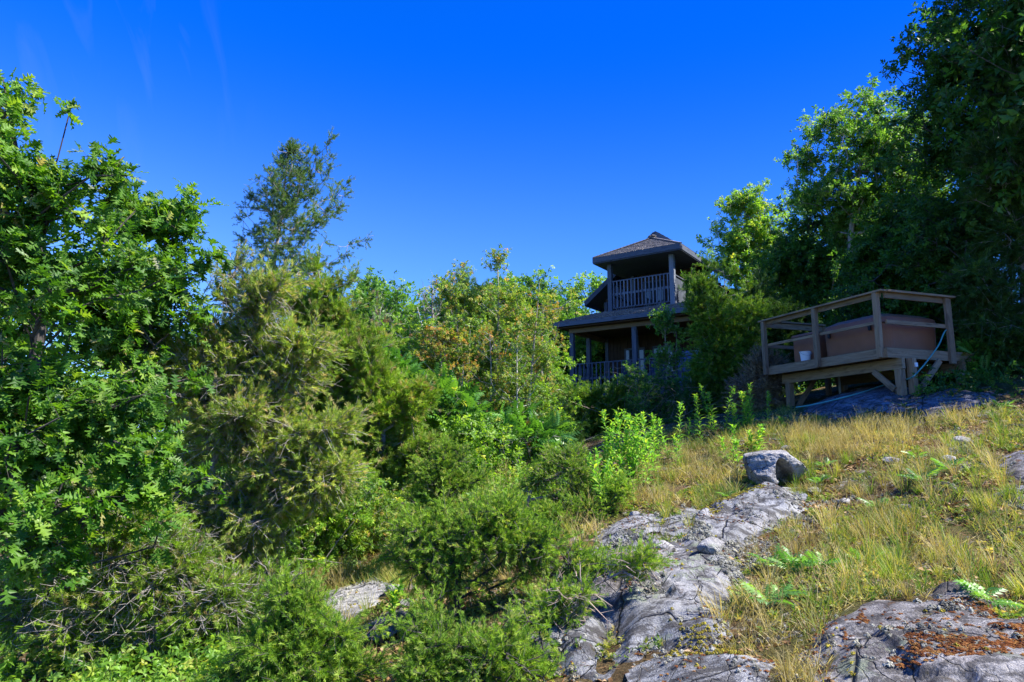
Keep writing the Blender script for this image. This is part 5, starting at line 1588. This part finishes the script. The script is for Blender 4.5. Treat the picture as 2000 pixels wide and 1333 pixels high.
for i, (px, py, s, n_, lab) in enumerate([
    (1545, 1125, .38, 8, 'large feathery seedling in grass right of the main slab'), (1600, 1120, .34, 7, 'feathery seedling just right of the large one'), (1500, 1115, .3, 6, 'feathery seedling just left of the large one'),
    (1505, 1190, .34, 6, 'feathery seedling above the brown dry grass tuft'), (1460, 1175, .26, 5, 'low feathery seedling on the rim of the main slab'), (1600, 950, .34, 6, 'feathery seedling right of the boulder'),
    (1612, 915, .26, 5, 'small feathery seedling uphill right of the boulder'), (1800, 950, .40, 7, 'dark feathery seedling in grass toward the right edge'), (1850, 925, .34, 6, 'feathery seedling uphill right of the dark one'),
    (1790, 900, .26, 5, 'small feathery seedling uphill of the dark one'), (1710, 1000, .34, 6, 'feathery seedling in the middle of the grassy slope'), (1690, 1110, .30, 5, 'feathery seedling in tall grass above the pinkish slab'),
    (1930, 1190, .34, 7, 'trailing feathery seedling lying on the pinkish slab'), (1960, 800, .3, 6, 'leafy seedling at the shade edge far right'), (1420, 975, .22, 5, 'tiny fern like seedling left of the boulder')]):
    seedling(lab, px, py, s, n_, 300 + i)

# --- grass, lichen, moss and litter (uncountable)
def area(polypx, density, seed=0, clump=0.0, cf=2.0, avoid=True):
    poly = A([hit(*p)[:2] for p in polypx])
    lo, hi = poly.min(0), poly.max(0)
    g = np.random.default_rng(seed)
    n = int((hi - lo).prod() * density)
    p = g.uniform(lo, hi, (n, 2))
    p = np.column_stack([p, np.zeros(n)])
    k = inpoly(p, poly)
    q = fbm(p, cf, 2, seed + 3)
    k &= q > clump
    if avoid: k &= ~onslab(p)
    p = p[k]
    p[:, 2] = H(p) - 0.005
    return p

def blades(mb, P, hgt, wid, seed, tm=None, lean=.35, wind=(0.0, 0.0)):
    g = np.random.default_rng(seed)
    n = len(P)
    if n == 0: return
    hh = hgt * (1 + .45 * vnoise(P, 1.7, seed)) * g.uniform(.55, 1.15, n)
    D = np.column_stack([g.normal(0, lean, n) + wind[0], g.normal(0, lean, n) + wind[1], np.ones(n)])
    Nn = np.column_stack([g.normal(0, 1, n), g.normal(0, 1, n), np.zeros(n)])
    if tm is None:
        scat_many(mb, T_BL, P, D, Nn, np.column_stack([hh, np.full(n, wid), hh]))
    else:
        scat_many(mb, tm, P, D, Nn, np.column_stack([hh, hh, hh]))

DRY = [([(1530, 880), (1570, 838), (1700, 830), (1790, 855), (1760, 895), (1640, 905)], 1500, .33, .6), ([(1240, 990), (1230, 920), (1330, 890), (1440, 900), (1450, 960), (1380, 985), (1300, 1000)], 700, .30, 0.2),
       ([(1380, 1250), (1400, 1160), (1470, 1150), (1520, 1200), (1530, 1290), (1440, 1300)], 900, .26, 0), ([(1530, 1420), (1520, 1200), (1600, 1180), (1610, 1300), (1640, 1450)], 1100, .30, 0),
       ([(1440, 900), (1450, 840), (1560, 820), (1560, 900)], 500, .3, .1), ([(1780, 860), (1800, 820), (1960, 810), (1990, 850), (1900, 880)], 260, .26, .1),
       ([(1160, 1095), (1170, 1040), (1290, 1020), (1330, 1060), (1240, 1080)], 600, .2, .2), ([(1060, 1130), (1040, 1060), (1150, 1010), (1170, 1060)], 500, .25, .1),
       ([(590, 1200), (600, 1130), (690, 1130), (700, 1170)], 700, .30, 0), ([(600, 1280), (620, 1220), (720, 1220), (730, 1290)], 500, .2, 0), ([(880, 990), (890, 950), (1000, 940), (1010, 990)], 300, .5, .2),
       ([(1440, 1080), (1500, 1030), (1900, 1000), (2000, 1000), (2000, 1180), (1500, 1180)], 330, .28, .2), ([(1170, 990), (1180, 950), (1260, 930), (1260, 990)], 300, .4, .2), ([(1600, 870), (1620, 830), (1900, 830), (1950, 990), (1600, 990)], 220, .28, .2)]
mb = MB(); mp = MB()
for i, (pl, dn_, hg, cl) in enumerate(DRY):
    p = area(pl, dn_ * .95, 400 + i, -.12, 1.7)
    blades(mb, p, hg * (.42 if i > 1 else .6), .0055 if i > 1 else .008, 400 + i, lean=.55)
    p = area(pl, dn_ * .2, 430 + i, -.1, 1.7)
    blades(mp, p, hg, 1, 430 + i, T_PA, .22, (.1, 0))
for i, pl in enumerate([[(1430, 1345), (1470, 1235), (1640, 1165), (1660, 1215), (1610, 1345)], [(1600, 1190), (1700, 1150), (1990, 1150), (2000, 1200), (1760, 1175), (1640, 1200)]]):
    p = area(pl, 1000, 480 + i, -.9, 2.2)
    blades(mb, p, .11, .005, 480 + i, lean=.8)
def tufts(mb, polypx, dens, hgt, seed, nb=34, rad_=.035, lean=.42, wid=.005):
    c = area(polypx, dens, seed, -.3, 1.2)
    g = np.random.default_rng(seed)
    n = len(c)
    if not n: return
    a = g.uniform(0, 2 * np.pi, (n, nb)); q = g.random((n, nb)) ** .6
    k = g.uniform(.5, 1.25, (n, 1))
    off = np.stack([np.cos(a) * q, np.sin(a) * q], 2)
    P = np.repeat(c[:, None], nb, 1).copy(); P[..., :2] += off * rad_ * k[..., None]
    D = np.concatenate([off * lean + g.normal(0, .12, off.shape), np.ones((n, nb, 1))], 2)
    P = P.reshape(-1, 3); D = D.reshape(-1, 3)
    hh = (hgt * k * g.uniform(.6, 1.1, (n, nb))).ravel()
    Nn = -np.column_stack([off.reshape(-1, 2), np.zeros(len(P))]) + g.normal(0, .3, (len(P), 3)) * A([1, 1, 0]) * -1
    scat_many(mb, T_BL, P, D, -Nn, np.column_stack([hh, np.full(len(P), wid), hh]), np.clip(np.repeat(g.random(n), nb) * .7 + g.random(len(P)) * .3, 0, 1))
SLOPE = [(1170, 1000), (1240, 900), (1440, 850), (1560, 835), (1980, 815), (2300, 820), (2900, 860), (3000, 1190), (2100, 1190), (1640, 1190), (1440, 1200), (1420, 1060)]
tufts(mb, SLOPE, 4.5, .32, 490)
tufts(mb, [(1400, 1340), (1400, 1180), (1500, 1150), (1640, 1180), (1630, 1340)], 14, .30, 491)
tufts(mb, [(560, 1250), (580, 1130), (700, 1080), (900, 1000), (1150, 960), (1180, 1090), (1060, 1150)], 6, .34, 492)
tag(mb.build('dry_grass', M['drygrass']), 'short straw coloured dry grass in patches over the slope', 'grass', kind='stuff')
tag(mp.build('seeding_grass', M['drygrass']), 'taller feathery straw coloured seed heads of dry grass', 'grass', kind='stuff')
GRN = [([(2020, 850), (2050, 1200), (3000, 1300), (2900, 850)], 420, .22, -.1), ([(1640, 1180), (1600, 1080), (1700, 1000), (2020, 980), (2050, 1180), (1900, 1170), (1780, 1170)], 1500, .22, 0.02), ([(1440, 1100), (1500, 1030), (1650, 1000), (1700, 1100), (1620, 1180), (1480, 1170)], 800, .15, -.1),
       ([(1350, 1000), (1360, 960), (1440, 950), (1450, 975), (1390, 1000)], 1500, .22, -.6), ([(1550, 1000), (1580, 900), (1990, 860), (2020, 1000)], 380, .13, 0), ([(1240, 900), (1260, 850), (1560, 830), (1560, 880), (1400, 920)], 420, .28, -.1),
       ([(600, 1190), (580, 1140), (640, 1110), (780, 1100), (790, 1150), (700, 1160)], 1400, .24, -.5), ([(700, 1150), (740, 1090), (860, 1050), (880, 1120), (790, 1160)], 900, .3, -.4),
       ([(700, 1330), (640, 1250), (760, 1210), (840, 1240), (820, 1320)], 700, .2, -.2), ([(1440, 790), (1480, 830), (1560, 840), (1640, 810), (1560, 810)], 200, .2, 0), ([(1640, 830), (1700, 770), (1990, 760), (2000, 800), (1850, 840)], 200, .2, 0),
       ([(860, 1010), (880, 930), (1060, 930), (1150, 1000), (1000, 1040)], 300, .35, 0), ([(1560, 1250), (1590, 1190), (1650, 1180), (1620, 1260)], 700, .2, -.2), ([(300, 1400), (330, 1290), (500, 1270), (520, 1380)], 300, .25, 0), ([(1920, 870), (1930, 820), (2050, 800), (2050, 880)], 900, .16, -.3),
       ([(1140, 1110), (1150, 1060), (1260, 1040), (1330, 1060), (1250, 1080)], 500, .14, -.1)]
mb = MB()
for i, (pl, dn_, hg, cl) in enumerate(GRN):
    p = area(pl, dn_ * .9, 500 + i, cl - .1, 2.0)
    blades(mb, p, hg * .72, .0055, 500 + i, lean=.55)
tufts(mb, SLOPE, 10, .24, 590)
tufts(mb, [(560, 1250), (580, 1130), (700, 1080), (900, 1000), (1150, 960), (1180, 1090), (1060, 1150)], 12, .30, 592)
tag(mb.build('green_grass', M['grass']), 'fine green and yellowing grass in tufts over the slope', 'grass', kind='stuff')
ALLS = [(560, 1400), (560, 1130), (800, 1020), (1100, 930), (1240, 850), (1560, 815), (2080, 770), (2900, 760), (3300, 1100), (3000, 1500), (900, 1500)]
mb = MB()
p = area(ALLS, 420, 600, .1, 1.6); n = len(p)
L = rng.uniform(.03, .09, n); scatter(mb, T_LF, p + A([0, 0, .012]), np.column_stack([rng.normal(0, 1, n), rng.normal(0, 1, n), rng.normal(0, .3, n)]), rng.normal(0, .3, (n, 3)) + A([0, 0, 1.0]), L)
tag(mb.build('leaf_litter', M['litter']), 'scattered brown and tan dead leaves on the slope', 'litter', kind='stuff')
mb = MB()
n_l = 0
for i, (pl, dn_, cl) in enumerate([(ALLS, 170, .35), ([(1060, 1190), (1080, 1120), (1200, 1050), (1340, 1060), (1380, 1020), (1400, 1090), (1250, 1120), (1120, 1180)], 900, -.1), ([(1380, 1140), (1400, 1080), (1500, 1050), (1560, 1000), (1600, 1010), (1500, 1100), (1440, 1150)], 900, -.1),
                                   ([(1230, 1290), (1240, 1180), (1300, 1140), (1300, 1290)], 500, .1), ([(1840, 900), (1860, 810), (1930, 810), (1900, 900)], 500, -.1), ([(1530, 1010), (1560, 960), (1700, 960), (1680, 1040)], 300, .1), ([(1440, 1120), (1460, 1060), (1720, 980), (1760, 1020), (1560, 1100)], 250, .1)]):
    p = area(pl, dn_, 620 + i, cl, 3.0, avoid=False); n = len(p)
    p[:, 2] = surf_z(p)
    s = rng.uniform(.010, .032, n) * (1 + .4 * vnoise(p, 3, 9))
    scat_many(mb, T_SH, p, rng.normal(0, 1, (n, 3)) * A([1, 1, .1]), np.tile(A([0, 0, 1.0]), (n, 1)), s)
tag(mb.build('lichen', M['lichen']), 'knobbly pale grey reindeer lichen over soil and rock rims', 'lichen', kind='stuff')
mb = MB()
for i, (pl, dn_, cl) in enumerate([(ALLS, 260, .35), ([(1195, 1290), (1210, 1220), (1260, 1140), (1300, 1130), (1290, 1200), (1250, 1290)], 3500, -.1), ([(1480, 960), (1500, 925), (1560, 920), (1560, 960)], 900, -.2), ([(1420, 1290), (1480, 1240), (1620, 1220), (1600, 1320), (1480, 1300)], 700, 0), ([(1640, 1300), (1680, 1200), (1980, 1180), (2050, 1300), (1800, 1340)], 3500, .42)]):
    p = area(pl, dn_, 640 + i, cl, 3.0, avoid=False); n = len(p)
    p[:, 2] = surf_z(p)
    scat_many(mb, T_SH, p, rng.normal(0, 1, (n, 3)) * A([1, 1, .1]), np.tile(A([0, 0, 1.0]), (n, 1)), np.column_stack([rng.uniform(.008, .022, n)] * 2 + [rng.uniform(.004, .010, n)]))
tag(mb.build('rusty_moss', M['rust']), 'rusty brown moss mats on rock and soil', 'moss', kind='stuff')
mb = MB()
for i, (pl, dn_, cl) in enumerate([([(1370, 1020), (1400, 985), (1470, 965), (1500, 975), (1440, 1000), (1390, 1030)], 1600, -.3), ([(1300, 1300), (1330, 1255), (1420, 1240), (1450, 1300)], 1200, -.2), ([(1900, 920), (1930, 880), (2040, 860), (2050, 900), (1960, 915)], 900, -.2), ([(1820, 800), (1880, 760), (1960, 760), (1940, 800)], 300, 0), (ALLS, 50, .4)]):
    p = area(pl, dn_, 660 + i, cl, 3.0, avoid=False); n = len(p)
    p[:, 2] = surf_z(p)
    scat_many(mb, T_SH, p, rng.normal(0, 1, (n, 3)) * A([1, 1, .1]), np.tile(A([0, 0, 1.0]), (n, 1)), rng.uniform(.008, .022, n))
tag(mb.build('golden_moss', M['moss']), 'golden green moss along the rims of the slabs', 'moss', kind='stuff')
# undergrowth of small leaves under and between the trees
def under(name, label, polys, mat, seed, hgt=.35, size=.09, tm=T_CL):
    mb = MB()
    for i, (pl, dn_) in enumerate(polys):
        p = area(pl, dn_, seed + i, -.35, 1.0, avoid=False); n = len(p)
        p[:, 2] += rng.random(n) ** 1.3 * hgt * (1 + .6 * vnoise(p, .9, seed))
        scat_many(mb, tm, p, rng.normal(0, 1, (n, 3)) + A([0, 0, .4]), rng.normal(0, .6, (n, 3)) + A([0, 0, 1.0]), rng.uniform(.6, 1.2, n) * size)
    return tag(mb.build(name, M[mat]), label, 'undergrowth', kind='stuff')
under('undergrowth', 'mixed light green leafy ground cover in the hollow under the thicket', [([(560, 1130), (600, 1010), (800, 960), (1000, 940), (1150, 940), (1060, 1010), (860, 1050), (760, 1100)], 260), ([(-200, 1500), (-200, 1250), (300, 1200), (560, 1220), (600, 1400)], 300)], 'broad_light', 700, .3, .11)
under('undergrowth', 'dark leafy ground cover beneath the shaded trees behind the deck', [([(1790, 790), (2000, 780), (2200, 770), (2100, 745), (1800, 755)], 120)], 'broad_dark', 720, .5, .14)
mb = MB()
p = area(ALLS, 420, 760, .0, 2.2); n = len(p); p[:, 2] += .01
scat_many(mb, T_CL, p, rng.normal(0, 1, (n, 3)) * A([1, 1, .4]) + A([0, 0, .8]), rng.normal(0, .6, (n, 3)) + A([0, 0, 1.0]), rng.uniform(.03, .075, n))
tag(mb.build('low_herbs', M['grass']), 'small low leafy herbs mixed through the grass', 'herbs', kind='stuff')
mb = MB()
p = area(ALLS, 700, 770, -.3, 1.6); n = len(p)
L = rng.uniform(.03, .10, n)
scat_many(mb, T_BL, p, rng.normal(0, 1, (n, 3)) * A([1, 1, .12]) + A([0, 0, .1]), rng.normal(0, 1, (n, 3)), np.column_stack([L * 1.6, np.full(n, .004), L]))
tag(mb.build('thatch', M['litter']), 'matted brown thatch of old grass between the tufts', 'thatch', kind='stuff')
mb = MB()
for i in range(2):
    n = 14000 if i else 30000
    p = rng.uniform((-24, 17), (-1, 34), (n, 2)) if i == 0 else rng.uniform((4, 28), (26, 42), (n, 2))
    p = np.column_stack([p, np.zeros(n)]); p[:, 2] = H(p) + rng.random(n) * 1.6 * (1 + .7 * vnoise(p, .5, 4))
    scat_many(mb, T_CL, p, rng.normal(0, 1, (n, 3)), rng.normal(0, .6, (n, 3)) + A([0, 0, 1.0]), rng.uniform(.14, .28, n))
tag(mb.build('thicket', M['broad']), 'green mass of brush behind the trees and the house', 'undergrowth', kind='stuff')
